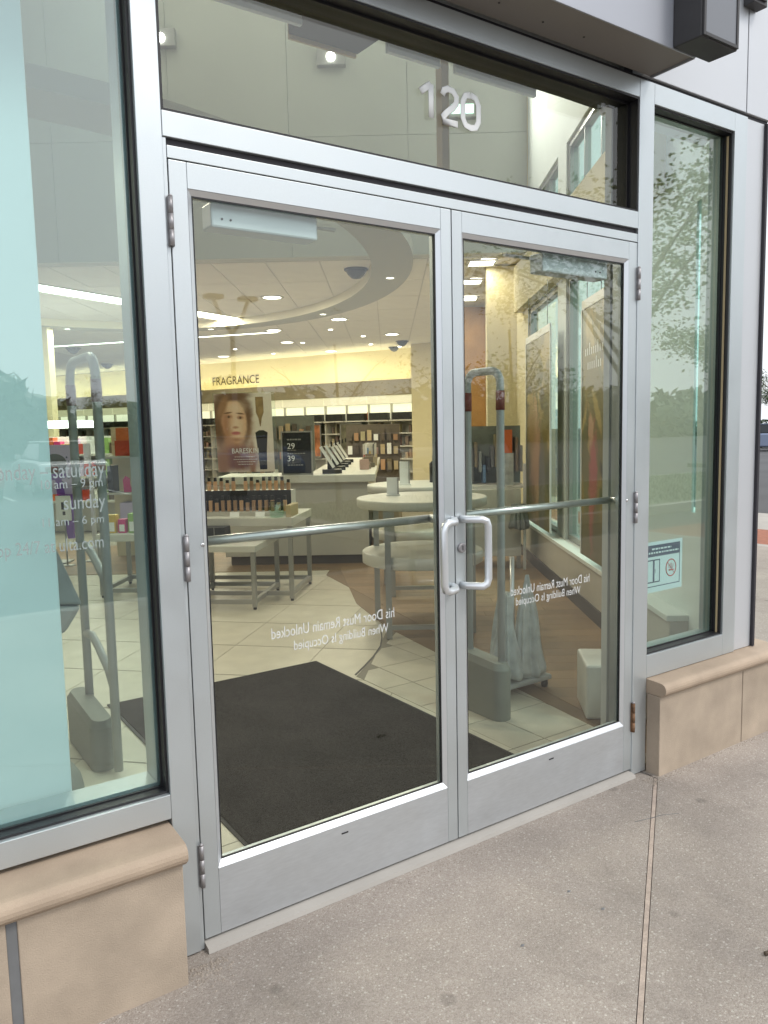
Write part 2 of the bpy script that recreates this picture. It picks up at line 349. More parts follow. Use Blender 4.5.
def thing(name, label, cat, loc=(0,0,0), T=ID, group=None):
    o = bpy.data.objects.new(name, None); COL.objects.link(o); o.empty_display_size = .1
    m = T @ Matrix.Translation(loc); o.matrix_world = m; WM[o.name] = m.copy()
    o['label'] = label; o['category'] = cat
    if group: o['group'] = group
    return o
def tag(o, label, cat, group=None, kind=None):
    o['label'] = label; o['category'] = cat
    if group: o['group'] = group
    if kind: o['kind'] = kind
    return o
def struct(o, label=None):
    o['kind'] = 'structure'
    if label: o['label'] = label
    return o
def dup(o, T, label=None, group=None):
    """copy a thing with its parts and their parts; T is the new world matrix"""
    def cp(a, p):
        c = a.copy(); COL.objects.link(c)
        if p: c.parent = p
        for ch in a.children: cp(ch, c)
        return c
    r = cp(o, None); r.matrix_world = T; WM[r.name] = T.copy()
    if label: r['label'] = label
    if group: r['group'] = group
    return r
def lettering(body, name, material, parent, T, width=None, height=None, extrude=.0006, mirror=False, font_bold=0.):
    cu = bpy.data.curves.new('lettering', 'FONT'); cu.body = body; cu.size = 1; cu.extrude = 0; cu.resolution_u = 3; cu.offset = font_bold
    tmp = bpy.data.objects.new('lettering_tmp', cu); me = bpy.data.meshes.new_from_object(tmp)
    bpy.data.objects.remove(tmp)
    vs = [v.co.copy() for v in me.vertices]; fs = [list(p.vertices) for p in me.polygons]; bpy.data.meshes.remove(me)
    x0 = min(v.x for v in vs); x1 = max(v.x for v in vs); y0 = min(v.y for v in vs); y1 = max(v.y for v in vs)
    sx = width/(x1-x0) if width else None; sy = height/(y1-y0) if height else None
    sx = sx or sy; sy = sy or sx
    b = MB(T); out_ = []
    for v in vs:
        x = (v.x-x0)*sx; x = -x if mirror else x
        out_.append((x, -extrude, (v.y-y0)*sy))
    b.add(out_, fs)
    return b.obj(name, material, parent)

ORD = 'first second third fourth fifth sixth seventh eighth ninth tenth eleventh twelfth thirteenth fourteenth fifteenth sixteenth seventeenth eighteenth nineteenth twentieth twenty-first twenty-second twenty-third twenty-fourth'.split()
# ================================================================== LARGE STRUCTURE: ground
GZ = -.025
A2 = Vector((.98, -.066)); B2 = Vector((-.154, -.864)); dj = (B2-A2).normalized(); nj = Vector((dj.y, -dj.x))  # floor joint direction
jt = lambda k, o: tuple(A2 + dj*k + nj*o)
walk = MB()
farx = 9.0
# two slabs either side of the diagonal joint
kk = 7.885
p_far = jt(kk, 0)
slabA = [(-14, -4.6), jt(kk, .009) , jt(0, .009), (jt(0,.009)[0], .03), (-14, .03)]
slabB = [jt(kk, -.009), (7.0, -4.6), (7.0, 9), (2.6, 2.5), (1.8, .03), (jt(0,-.009)[0], .03), jt(0, -.009)]
walk.prism(slabA, -.14, GZ).prism(slabB, -.14, GZ)
sw = struct(walk.obj('sidewalk', M['aggregate']))
fl = MB(); q = [jt(0,.0068), jt(0,-.0068), jt(kk,-.0068), jt(kk,.0068)]
fl.prism(q, -.13, GZ-.0015); o = fl.obj('joint_filler', M['joint_filler'], sw)
g = MB(); g.box(-300, 300, -300, 300, -.30, -.165); struct(g.obj('parking_lot', M['asphalt']))
k = MB(); k.box(-14, 7.14, -4.75, -4.6, -.17, GZ); k.box(7.0, 7.14, -4.6, 9, -.17, GZ); struct(k.obj('kerb', M['kerb']))
g = MB(); g.box(7.14, 8.6, -4.75, 12, -.17, -.06); struct(g.obj('brick_strip', M['brickred']))
g = MB(); g.box(8.6, 10.6, -4.75, 14, -.17, -.08); struct(g.obj('path', M['kerb']))
isl = MB(); isl.box(4.5, 34, -11.5, -6.6, -.17, -.03); isl.box(23.2, 26, -15, -11.7, -.17, -.03); struct(isl.obj('grass_island', M['grass']))
isl = MB(); isl.box(4.3, 34.2, -6.6, -6.4, -.17, -.01); isl.box(4.3, 34.2, -11.7, -11.5, -.17, -.01); isl.box(4.3, 4.5, -11.5, -6.6, -.17, -.01)
struct(isl.obj('island_kerb', M['kerb']))
# grass blades: one mass
gb = MB()
for i in range(7000):
    x = random.uniform(4.6, 20); y = random.uniform(-11.4, -6.7); h = random.uniform(.05, .12); a = random.uniform(0, 6.28)
    dx, dy = math.cos(a)*.012, math.sin(a)*.012; lx, ly = random.uniform(-.04,.04), random.uniform(-.04,.04)
    gb.add([(x-dx,y-dy,-.03),(x+dx,y+dy,-.03),(x+lx,y+ly,-.03+h)], [(0,1,2)])
o = gb.obj('grass', M['blade']); tag(o, 'green grass on the island across the drive', 'grass', kind='stuff')
pl = MB()
for i in range(14): pl.box(-18+i*2.8, -17.9+i*2.8, -24, -19, -.165, -.161)
struct(pl.obj('parking_markings', M['paint']))

# ================================================================== FACADE
# glass line sits .05 behind the frame face
def ring(b, x0, x1, z0, z1, y0, y1, w):
    b.box(x0, x0+w, y0, y1, z0, z1); b.box(x1-w, x1, y0, y1, z0, z1); b.box(x0+w, x1-w, y0, y1, z0, z0+w); b.box(x0+w, x1-w, y0, y1, z1-w, z1)

# --- left shop window
lw = thing('shop_window', 'large left shop window with opening hours lettered on its glass', 'window', (-1.8, 0, .38))
MB().box(-.99, -.926, 0, .13, -.02, 2.70).obj('mullion', M['alu'], lw, .0015)
MB().box(-2.7, -2.62, 0, .13, .385, 2.70).obj('mullion', M['alu'], lw, .0015)
MB().box(-2.62, -.9905, 0, .15, .385, .452).obj('bottom_rail', M['alu'], lw, .0015)
MB().box(-2.62, -.9905, 0, .13, 2.62, 2.70).obj('top_rail', M['alu'], lw, .0015)
b = MB(); ring(b, -2.6195, -.9905, .4525, 2.6195, .014, .062, .006); ring(b, -2.6135, -.9965, .4585, 2.6135, .046, .050, .004)
b.obj('gasket', M['gasket'], lw)
b = MB(); ring(b, -2.619, -.991, .453, 2.619, .064, .15, .014); b.obj('inner_stop', M['alu'], lw)
MB().box(-2.6135, -.9965, .0505, .0605, .4585, 2.6135).obj('glass_pane', M['glass_win'], lw)
TF = Matrix.Translation
rows = [('monday \u2013 saturday', -1.100, 1.294, .275, .050), ('10 am \u2013 9 pm', -1.106, 1.273, .145, .030), ('sunday', -1.102, 1.216, .100, .046), ('11 am \u2013 6 pm', -1.108, 1.182, .145, .028), ('shop 24/7 at ulta.com', -1.112, 1.115, .275, .042)]
for s_, xr, zb, wd_, h in rows:
    lettering(s_, 'lettering', M['letter_grey'], lw, TF((xr-wd_, .0503, zb)), width=wd_, height=h)

# --- transom window
tw = thing('transom_window', 'long transom window above the doors lettered 120', 'window', (0, 0, 2.15))
MB().box(-.925, .9115, 0, .11, 2.146, 2.208).obj('bottom_rail', M['alu'], tw, .0015)
MB().box(-.925, .9115, 0, .11, 2.622, 2.69).obj('top_rail', M['alu'], tw, .0015)
b = MB(); ring(b, -.9245, .911, 2.2085, 2.6215, .003, .115, .006); ring(b, -.9185, .905, 2.2145, 2.6155, .044, .050, .008); b.obj('gasket', M['gasket'], tw)
MB().box(-.9185, .905, .0505, .0605, 2.2145, 2.6155).obj('glass_pane', M['glass'], tw)
for ch, xa, wd in (('1', -.080, .055), ('2', .004, .066), ('0', .088, .072)):
    b = MB(); r_ = .0085; zb, H = 2.377, .102; yv = .040
    def seg(pts): b.tube([(xa+px_*wd, yv, zb+pz*H) for px_, pz in pts], .0108, 8)
    if ch == '1': seg([(.0, .70), (.75, 1.0)]); seg([(.75, 1.0), (.75, 0)])
    elif ch == '2': seg([(.05,.78),(.15,.93),(.4,1),(.7,.97),(.92,.82),(.9,.62),(.7,.48),(.3,.28),(.05,.12),(.05,0),(.98,0)])
    else: seg([(.5,1),(.8,.95),(.96,.75),(.96,.25),(.8,.05),(.5,0),(.2,.05),(.04,.25),(.04,.75),(.2,.95),(.5,1)])
    for i, p in enumerate(b.v): p.y = .0492 + (p.y-yv)*.06
    b.obj('numeral', M['letter'], tw)

# --- right shop window
rw = thing('shop_window', 'narrow right shop window with a notice card behind its glass', 'window', (1.3, 0, .37))
MB().box(.9125, .999, 0, .12, -.02, 2.69).obj('mullion', M['alu'], rw, .0015)
MB().box(1.53, 1.622, 0, .12, .372, 2.69).obj('mullion', M['alu'], rw, .0015)
MB().box(.9995, 1.5295, 0, .13, .372, .466).obj('bottom_rail', M['alu'], rw, .0015)
MB().box(.9995, 1.5295, 0, .12, 2.615, 2.69).obj('top_rail', M['alu'], rw, .0015)
b = MB(); ring(b, 1.0, 1.529, .4665, 2.6145, .010, .062, .006); ring(b, 1.006, 1.523, .4725, 2.6085, .046, .050, .004); b.obj('gasket', M['gasket'], rw)
b = MB(); b.box(1.5185, 1.5215, .022, .030, .473, 2.60); b.obj('spacer_strip', M['tan_trim'], rw)
MB().box(1.006, 1.523, .0505, .0605, .4725, 2.6085).obj('glass_pane', M['glass_win'], rw)

# --- corner cladding and upper panels
cc = thing('corner_cladding', 'grey metal corner column beside the narrow right window', 'cladding', (1.7, 0, .37))
MB().box(1.6225, 1.7645, .010, .05, .372, 2.69).obj('panel', M['panel'], cc, .001)
MB().box(1.765, 1.780, -.004, .05, .372, 2.69).obj('edge_trim', M['alu_dark'], cc)
MB().box(1.6225, 1.78, .0505, .075, .372, 2.69).obj('backing', M['alu_dark'], cc)
uc = thing('upper_cladding', 'pale grey metal cladding panels above the right window', 'cladding', (1.4, 0, 2.69))
MB().box(.93, 1.6075, 0, .05, 2.706, 3.6).obj('panel', M['panel'], uc, .002)
MB().box(1.6145, 1.80, 0, .05, 2.706, 3.6).obj('panel', M['panel'], uc, .002)
MB().box(-3.2, 1.79, .012, .05, 2.6905, 2.705).obj('joint', M['alu_dark'], uc)
MB().box(.93, 1.79, .0505, .09, 2.706, 3.6).obj('backing', M['alu_dark'], uc)
# --- canopy
cn = thing('canopy', 'boxy metal canopy with brown underside over the doors', 'canopy', (-1.1, -.1, 2.7))
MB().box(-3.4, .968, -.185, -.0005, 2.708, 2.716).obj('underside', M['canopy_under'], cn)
for i in range(4):
    x1 = .97 - i*1.1
    MB().box(x1-1.096, x1, -.192, -.186, 2.70, 3.5).obj('fascia_panel', M['canopy_face'], cn, .001)
MB().box(.9685, .975, -.1855, -.001, 2.70, 3.5).obj('end_panel', M['canopy_face'], cn, .001)
MB().box(-3.4, .968, -.1855, -.0005, 3.48, 3.5).obj('top', M['canopy_face'], cn)
for x in (-.05, .13, .33, .52):
    b = MB(); b.lathe([(.0035,0),(.0035,.002)], (x, -.10+(x*1.3 % .05), 2.705), 8); b.obj('screw', M['alu_dark'], cn)
# --- wall lamp on the canopy
wl = thing('wall_lamp', 'black box-shaped lamp mounted at the end of the canopy', 'lamp', (.95, -.25, 2.70))
b = MB(); b.hexa([(.842,-.3,2.70),(1.052,-.3,2.70),(1.046,-.194,2.70),(.836,-.194,2.70),(.842,-.3,3.15),(1.052,-.3,3.15),(1.046,-.194,3.15),(.836,-.194,3.15)]); b.obj('housing', M['lamp_black'], wl, .004)
b = MB(); ring(b, .846, 1.048, 2.704, 3.146, -.308, -.3005, .012); b.obj('rim', M['lamp_black'], wl, .001)
MB().box(.858, 1.036, -.3045, -.3008, 2.716, 3.134).obj('lens', M['lamp_glass'], wl)
w2 = thing('cable_bracket', 'small black bracket on the upper cladding near the corner', 'bracket', (1.6, -.03, 3.11))
MB().box(1.565, 1.66, -.05, -.001, 3.115, 3.3).obj('body', M['lamp_black'], w2, .003)
MB().box(1.58, 1.645, -.058, -.0505, 3.13, 3.28).obj('cover', M['lamp_black'], w2, .002)

# --- door frame
df = thing('door_frame', 'silver aluminium frame holding the two entrance doors', 'door frame', (0, 0, 0))
MB().box(-.9255, -.9155, .004, .10, -.02, 2.145).obj('jamb', M['alu'], df, .001)
MB().box(.9145, .922, .004, .10, -.02, 2.145).obj('jamb', M['alu'], df, .001)
MB().box(-.9145, .9135, .003, .10, 2.0965, 2.127).obj('header', M['alu'], df, .0012)
MB().box(-.9245, .9115, .012, .10, 2.1275, 2.1455).obj('shadow_gap', M['alu_dark'], df)
b = MB(); b.prism([(-.022,-.024),(-.019,-.011),(.015,-.003),(.08,-.003),(.08,-.024)], -.913, .912, 'x'); b.obj('threshold', M['kerb'], df)
MB().box(-.9145, .9135, .055, .10, 2.085, 2.0963).obj('stop', M['gasket'], df)

def door(side, label):
    # side -1: hinged at the left, +1: hinged at the right
    d = thing('entrance_door', label, 'door', (side*.457, 0, .005))
    X = lambda a: side*a                      # a measured from the meeting edge outwards
    T0, D = .004, .045
    b = MB(); b.box(X(.002), X(.043), T0, D, .006, 2.0935); b.obj('stile', M['alu'], d, .0015)
    b = MB(); b.box(X(.865), X(.9125), T0, D, .006, 2.0935); b.obj('stile', M['alu'], d, .0015)
    b = MB(); b.box(X(.0435), X(.8645), T0+.0004, D, .006, .1985); b.obj('bottom_rail', M['alu_kick'], d, .001)
    b = MB(); b.box(X(.0435), X(.8645), T0+.0004, D, 2.029, 2.0935); b.obj('top_rail', M['alu'], d, .001)
    # chamfered glazing bead
    xi0, xi1, zi0, zi1 = .0435, .8645, .199, 2.0285; c = .013; yb, yf = .020, T0+.001
    b = MB()
    def strip(p0, p1, q0, q1):   # outer edge p0-p1 at the face, inner edge q0-q1 set back
        vs = [(X(p0[0]), yf, p0[1]), (X(p1[0]), yf, p1[1]), (X(q1[0]), yb-.004, q1[1]), (X(q0[0]), yb-.004, q0[1]),
              (X(p0[0]), yb, p0[1]), (X(p1[0]), yb, p1[1]), (X(q1[0]), yb, q1[1]), (X(q0[0]), yb, q0[1])]
        b.add(vs, [(0,1,2,3),(4,7,6,5),(0,4,5,1),(1,5,6,2),(2,6,7,3),(3,7,4,0)])
    O = [(xi0,zi0),(xi1,zi0),(xi1,zi1),(xi0,zi1)]; I = [(xi0+c,zi0+c+.004),(xi1-c,zi0+c+.004),(xi1-c,zi1-c),(xi0+c,zi1-c)]
    for i in range(4): j = (i+1) % 4; strip(O[i], O[j], I[i], I[j])
    b.obj('glazing_bead', M['alu_bead'], d)
    b = MB(); x0_, x1_ = sorted((X(xi0+c), X(xi1-c))); ring(b, x0_, x1_, zi0+c+.004, zi1-c, .0165, .0215, .004); b.obj('gasket', M['gasket'], d)
    b = MB(); ring(b, min(X(xi0),X(xi1)), max(X(xi0),X(xi1)), zi0, zi1, .030, D, .014); b.obj('inner_bead', M['alu'], d)
    MB().box(X(xi0+.006), X(xi1-.006), .0222, .0282, zi0+.006, zi1-.006).obj('glass_pane', M['glass'], d)
    # push bar inside
    b = MB(); b.tube([(X(.030), .098, 1.107), (X(.885), .098, 1.107)], .0135, 14); pb = b.obj('push_bar', M['steel'], d)
    for a in (.030, .885):
        b = MB(); b.tube([(X(a), .046, 1.107), (X(a), .094, 1.107)], .014, 10); b.obj('bracket', M['steel'], pb)
    # offset pull handle outside
    hx = .026 if side > 0 else .010; go = .088 if side > 0 else .098; zt, zb_ = 1.108, .886
    P = [(X(hx), .004, zt), (X(hx+.010), -.020, zt), (X(hx+.03), -.046, zt), (X(go-.022), -.058, zt), (X(go-.007), -.0605, zt-.006), (X(go), -.061, zt-.024)]
    P2 = [(x_, y_, zb_ + (zt - z_)) for x_, y_, z_ in P][::-1]
    b = MB(); b.tube(P + P2, .0125, 14); b.obj('pull_handle', M['alu_bead'], d)
    for zc in (1.94, 1.08, .225):
        b = MB(); b.tube([(X(.9145), -.004, zc-.06), (X(.9145), -.004, zc-.0208)], .0068, 10); b.tube([(X(.9145), -.004, zc-.0204), (X(.9145), -.004, zc+.0192)], .0068, 10); b.tube([(X(.9145), -.004, zc+.0196), (X(.9145), -.004, zc+.06)], .0068, 10)
        b.box(X(.9065), X(.9225), -.0005, .0035, zc-.06, zc+.06)
        h = b.obj('hinge', M['rusty'] if zc < 1 and side > 0 else M['hinge'], d)
        b = MB(); b.lathe([(.0066,0),(.0055,.004),(.002,.006)], (X(.9145), -.004, zc+.0602), 10); b.obj('pin', M['hinge'], h)
    # closer behind the top rail
    b = MB(); cx0, cx1 = (.46, .785) if side < 0 else (.455, .80); b.box(X(cx0), X(cx1), .050, .118, 1.955, 2.022); clo = b.obj('door_closer', M['cover_closer'], d, .006)
    for a in (.73, .755):
        b = MB(); b.lathe([(.003,0),(.003,.002)], (0,0,0), 8)
        for p in b.v: p.x, p.y, p.z = X(a)+p.x, .0495-p.z, 1.978+p.y
        b.obj('screw', M['alu_dark'], clo)
    b = MB(); b.box(X(cx1-.05), X(cx1-.02), .119, .135, 2.0, 2.012); b.box(X(cx1-.04), X(.35), .130, .145, 2.013, 2.021); b.obj('arm', M['leg'], clo)
    # bolts, drain slot, door lettering
    for (a, z_) in ((.868, 1.112),):
        b = MB(); b.lathe([(.0055,0),(.0055,.002),(.003,.0035)], (0,0,0), 10)
        for p in b.v: p.x, p.y, p.z = X(a)+p.x, T0-p.z, z_+p.y
        b.obj('bolt', M['chrome'], d)
    b = MB(); b.box(X(.452)-.012, X(.452)+.012, T0-.0005, T0+.002, .168, .1725); b.obj('drain_slot', M['gasket'], d)
    if side > 0:
        b = MB(); b.lathe([(.0165,0),(.0165,.006),(.013,.009)], (0,0,0), 18); 
        for p in b.v: p.x, p.y, p.z = .026+p.x, T0-p.z, 1.012+p.y
        lk = b.obj('lock_cylinder', M['hinge'], d)
        b = MB(); b.box(.0245, .0275, T0-.0096, T0-.0088, 1.004, 1.020); b.obj('keyhole', M['gasket'], lk)
    if side < 0: t1, t2 = (-.238, .815, .43), (-.262, .762, .335)
    else: t1, t2 = (.675, .812, .41), (.625, .765, .335)
    lettering('his Door Must Remain Unlocked', 'lettering', M['letter_door'], d, TF((t1[0], .0218, t1[1])), width=t1[2], height=.032, mirror=True)
    lettering('When Building Is Occupied', 'lettering', M['letter_door'], d, TF((t2[0], .0218, t2[1])), width=t2[2], height=.038, mirror=True)
    return d
door(-1, 'left glazed entrance door, its pull handle bent towards the hinges, no lock')
door(1, 'right glazed entrance door with the round lock cylinder beside its handle')

# --- stone plinths
def plinth(x0, x1, yf, yn, joints, label, jm, jw, tops):
    p = thing('stone_plinth', label, 'stone plinth', ((x0+x1)/2, yf, GZ))
    edges = [x0] + joints + [x1]
    for i in range(len(edges)-1):
        a, c_ = edges[i] + (jw/2 if i else 0), edges[i+1] - (jw/2 if i < len(edges)-2 else 0)
        MB().box(a, c_, yf, -.002, GZ-.01, .3085).obj('stone_block', M['stone'], p, .003)
    for j in joints: MB().box(j-jw/2+.0003, j+jw/2-.0003, yf+.004, -.004, GZ-.01, .308).obj('mortar_joint', jm, p)
    # bull-nosed sill stones
    prof = [(.06, .3095), (.06, .372), (yn+.03, .366)]
    for i in range(7):
        a = math.pi/2 + i*math.pi/8*.9
        prof.append((yn+.026+.026*math.cos(a), .338+.0275*math.sin(a)))
    prof += [(yn+.020, .3095)]
    for a, c_ in tops:
        MB().prism(prof, a+.001, c_-.001, 'x', smooth=False).obj('sill_stone', M['stone_sill'], p, .002)
    return p
plinth(-3.2, -1.0, -.100, -.128, [-2.3, -1.405], 'tan stone plinth under the large left window', M['slate'], .024, [(-3.2, -.992)])
plinth(1.0, 1.84, -.067, -.094, [1.588], 'tan stone plinth under the narrow right window', M['mortar'], .006, [(1.0, 1.9)])

# --- notice card on the right window
nc = thing('notice_card', 'white notice card with navy heading inside the right window', 'notice', (1.17, .06, .705))
y = .062; sl = lambda x: .917 - (x-1.036)*.0
MB().box(1.030, 1.312, y, y+.0015, .703, .917).obj('card', M['paper'], nc)
MB().box(1.046, 1.296, y-.0008, y-.0001, .858, .903).obj('heading_band', M['navy'], nc)
b = MB(); ring(b, 1.046, 1.296, .726, .8578, y-.0007, y-.0001, .0035); b.obj('border', M['navy'], nc)
b = MB()
for (zz, xa, xb) in ((.886, 1.105, 1.235), (.870, 1.06, 1.285)):
    x = xa
    while x < xb: wv = random.uniform(.006, .02); b.box(x, min(x+wv, xb), y-.0012, y-.0009, zz-.003, zz+.004); x += wv+.005
b.obj('heading_print', M['paper'], nc)
b = MB(); ring(b, 1.075, 1.160, .744, .842, y-.0007, y-.0002, .005); b.box(1.113, 1.124, y-.0007, y-.0002, .744, .842); b.box(1.127, 1.1295, y-.0008, y-.0002, .785, .80); b.obj('door_symbol', M['navy'], nc)
b = MB(); pts = [(1.235+.034*math.cos(a), y-.0004, .796+.036*math.sin(a)) for a in [i*math.pi/12 for i in range(25)]]; b.tube(pts, .0026, 4)
b.tube([(1.211, y-.0004, .822), (1.259, y-.0004, .770)], .0015, 4)
for i in range(4): b.tube([(1.222+i*.008, y-.0004, .793), (1.220+i*.010, y-.0004, .818-abs(i-1.5)*.004)], .0014, 4)
b.tube([(1.22, y-.0004, .786), (1.252, y-.0004, .786)], .003, 4); b.obj('hand_symbol', M['redbrown'], nc)
b = MB(); b.box(1.030, 1.044, y, y+.001, .985, 1.02); o = b.obj('sticker', M['navy']); tag(o, 'tiny dark sticker above the notice card on the right window', 'sticker')

# display board behind the left window
db = thing('display_board', 'tall blank white board standing behind the left window', 'board', (-1.9, .2, .42))
MB().box(-2.6, -1.203, .165, .185, .455, 2.9).obj('board', M['board'], db, .002)
MB().box(-1.22, -1.208, .186, .20, .455, 2.9).obj('edge_batten', M['leg'], db)
MB().box(-2.6, -1.21, .15, .23, .43, .4545).obj('foot', M['leg'], db)

# ================================================================== INTERIOR SHELL (store frame: x = v, y = u)
CZ = 3.3
def fac(v, y): return (y + v*math.sin(AZ)) / math.cos(AZ)      # depth u of the facade line at v
b = MB(STORE); b.prism([(-13.5, fac(-13.5,.02)), (.0, fac(0,.02)), (.1, .16), (.1, 24), (-13.5, 24)], -.02, -.0045)
floor = struct(b.obj('floor', M['grout']))
wtop = MB(); wtop.box(-14, -2.7, .02, .16, -.14, 6.5); wtop.box(-2.7, 1.55, .135, .25, 2.705, 6.5); wtop.box(-14, -2.7, .16, .2, -.02, 6.5)
struct(wtop.obj('front_wall', M['drywall']))
b = MB(STORE); b.box(-13.6, -13.5, -9.0, 24, -.1, 6.5); struct(b.obj('left_wall', M['drywall']))
b = MB(STORE); b.box(-13.5, .1, 25.5, 25.6, 0, 6.5); struct(b.obj('shop_end_wall', M['drywall']))
# hall ceiling
b = MB(STORE); b.prism([(-13.5, fac(-13.5,.16)), (.11, fac(.11,.16)), (.11, 5.4), (-13.5, 5.4)], 6.4, 6.5); struct(b.obj('hall_ceiling', M['bulkhead']))
# bulkhead built of wall panels
bh = MB(STORE).box(-13.5, 0, 5.345, 5.5, CZ, 6.4).obj('bulkhead', M['backing']); struct(bh)
for i in range(10):
    for (z0, z1) in ((CZ-.001, 4.55), (4.555, 6.4)):
        MB(STORE).box(-1.28*(i+1)+.0025, -1.28*i-.0025, 5.30, 5.344, z0, z1).obj('wall_panel', M['bulkhead'], bh)
# side wall with two window bays and a clerestory
sw_ = struct(MB(STORE).box(0, .11, 5.25, 20, -.02, 6.4).obj('side_wall', M['drywall_warm']))
b = MB(STORE)
b.box(0,.11,.10,.492,-.02,6.4); b.box(0,.11,.492,.85,-.02,.95); b.box(0,.11,.492,.85,2.50,6.4); b.box(0,.11,.85,1.95,-.02,6.4); b.box(0,.012,.546,.8498,.9502,2.4998); b.box(0,.11,3.42,3.75,-.02,6.4)
for (u0,u1) in ((1.95,3.42),(3.75,5.25)): b.box(0,.11,u0,u1,-.02,.40); b.box(0,.11,u0,u1,2.68,3.2); b.box(0,.11,u0,u1,3.78,6.4)
b.obj('pier', M['pier'], sw_)
b = MB(STORE); b.box(-.10,-.0005,.55,5.6,.0,.372); b.obj('low_wall', M['lowwall'], sw_)
b = MB(STORE); b.box(-.112,-.1005,.55,5.6,.0,.11); b.obj('baseboard', M['base_black'], sw_)
b = MB(STORE); b.box(-.115,-.0005,.55,5.6,.3725,.405); b.obj('sill', M['sillwhite'], sw_, .004)
b = MB(STORE); b.box(-.10,-.0005,1.0,5.6,2.69,3.19); b.obj('header', M['drywall_warm'], sw_)
for (u0,u1,z0,z1,nm) in ((1.95,3.42,.406,2.68,1),(3.75,5.25,.406,2.68,1),(1.95,3.42,3.2,3.78,2),(3.75,5.25,3.2,3.78,2)):
    nb = 'side window, lower, nearer the doors' if (u0<2 and nm==1) else ''
    lab = {(1.95,1):'side window nearer the doors, a poster hanging before it',(3.75,1):'side window farther from the doors, beside the yellow wall',
           (1.95,2):'bright high clerestory pane nearer the doors',(3.75,2):'high clerestory pane farther inside the hall'}[(u0,nm)]
    t = thing('side_window', lab, 'window', (.05,(u0+u1)/2,z0), STORE)
    b = MB(STORE); 
    b.box(.02,.09,u0+.001,u0+.05,z0+.001,z1-.001); b.box(.02,.09,u1-.05,u1-.001,z0+.001,z1-.001); b.box(.02,.09,u0+.05,u1-.05,z0+.001,z0+.05); b.box(.02,.09,u0+.05,u1-.05,z1-.05,z1-.001)
    b.obj('frame', M['leg'], t, .002)
    if nm == 2:
        for k_ in (1, 2): u_ = u0+(u1-u0)*k_/3; b = MB(STORE); b.box(.03,.08,u_-.012,u_+.012,z0+.05,z1-.05); b.obj('glazing_bar', M['leg'], t)
    MB(STORE).box(.052,.058,u0+.051,u1-.051,z0+.051,z1-.051).obj('glass_pane', M['glass_side'], t)
t = thing('slot_window', 'thin bright vertical slot window seen through the narrow right window', 'window', (.05,.52,.95), STORE)
b = MB(STORE); b.box(.075,.10,.4925,.500,.9505,2.4995); b.box(.075,.10,.838,.8495,.9505,2.4995); b.obj('frame', M['leg'], t)
MB(STORE).box(.1001,.1085,.4925,.8495,.9505,2.4995).obj('glass_pane', M['glass_side'], t)
# wing wall beside the right door and the soffit over the corner
struct(MB().box(.916, .985, .135, .165, -.004, 2.70).obj('wing_wall', M['drywall']))
b = MB(); b.prism([(.99,.14),(1.60,.14),(1.70,.26),(.99,.26)], 2.66, 2.70); struct(b.obj('corner_soffit', M['drywall']))
# dark slab and trim strips standing in for canopy reflections in the transom
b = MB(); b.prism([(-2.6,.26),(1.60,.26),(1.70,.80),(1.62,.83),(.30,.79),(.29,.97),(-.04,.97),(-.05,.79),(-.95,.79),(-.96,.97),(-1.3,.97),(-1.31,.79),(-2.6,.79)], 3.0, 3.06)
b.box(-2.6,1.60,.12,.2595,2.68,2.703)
struct(b.obj('reflection_slab', M['reflection_dark']))
b = MB(); b.box(.33,.605,.80,.82,2.955,3.058); b.box(.69,1.18,.80,.82,2.955,3.058); b.box(-.93,-.07,.80,.82,2.955,3.058); struct(b.obj('reflection_trim', M['reflection_blue']))
b = MB(); b.box(-.035,.285,.972,.985,2.985,3.058); b.box(-1.295,-.965,.972,.985,2.985,3.058); struct(b.obj('reflection_trim', M['tan_trim']))
b = MB(); b.box(.632,.672,.83,.87,0,3.06); o = b.obj('hall_post', M['tan_trim']); tag(o, 'slender tan post inside, right behind where the doors meet', 'post')
# partition painted warm, its end beyond the far side window
struct(MB(STORE).box(-.356, -.0005, 6.0, 6.12, -.004, CZ).obj('yellow_wall', M['drywall_warm']))
# main ceiling with panels
b = MB(STORE); b.box(-13.5, .1, 5.5, 25.5, CZ+.012, CZ+.05); ce = struct(b.obj('ceiling', M['ceiling_grid']))
pm = None
for i in range(15):
    for j in range(13):
        v0, u0 = -9.0+i*.61, 5.52+j*1.22
        if u0 > 20 or v0 > -.5: continue
        if pm is None:
            pm = MB(STORE).box(v0+.006, v0+.604, u0+.006, u0+1.214, CZ, CZ+.011).obj('ceiling_panel', M['ceiling_tile'], ce); p0 = (v0, u0)
        else:
            c = pm.copy(); COL.objects.link(c); c.parent = ce
            d_ = WM[ce.name].inverted() @ STORE.to_3x3().to_4x4() @ Vector((v0-p0[0], u0-p0[1], 0)) if False else (STORE.to_3x3() @ Vector((v0-p0[0], u0-p0[1], 0)))
            c.location = pm.location + d_
# floor pieces -------------------------------------------------------------
def clip(poly, cl):
    """clip polygon by a convex anticlockwise polygon"""
    outp = poly
    for i in range(len(cl)):
        a, b_ = Vector(cl[i]), Vector(cl[(i+1) % len(cl)]); e = b_-a; inp = outp; outp = []
        if not inp: return []
        side = lambda p: e.x*(p[1]-a.y) - e.y*(p[0]-a.x)
        for k_ in range(len(inp)):
            p, q_ = inp[k_], inp[(k_+1) % len(inp)]; sp, sq = side(p), side(q_)
            if sp >= 0: outp.append(p)
            if (sp >= 0) != (sq >= 0): t_ = sp/(sp-sq); outp.append((p[0]+(q_[0]-p[0])*t_, p[1]+(q_[1]-p[1])*t_))
    return outp
def area(p): return abs(sum(p[i][0]*p[(i+1)%len(p)][1]-p[(i+1)%len(p)][0]*p[i][1] for i in range(len(p))))/2
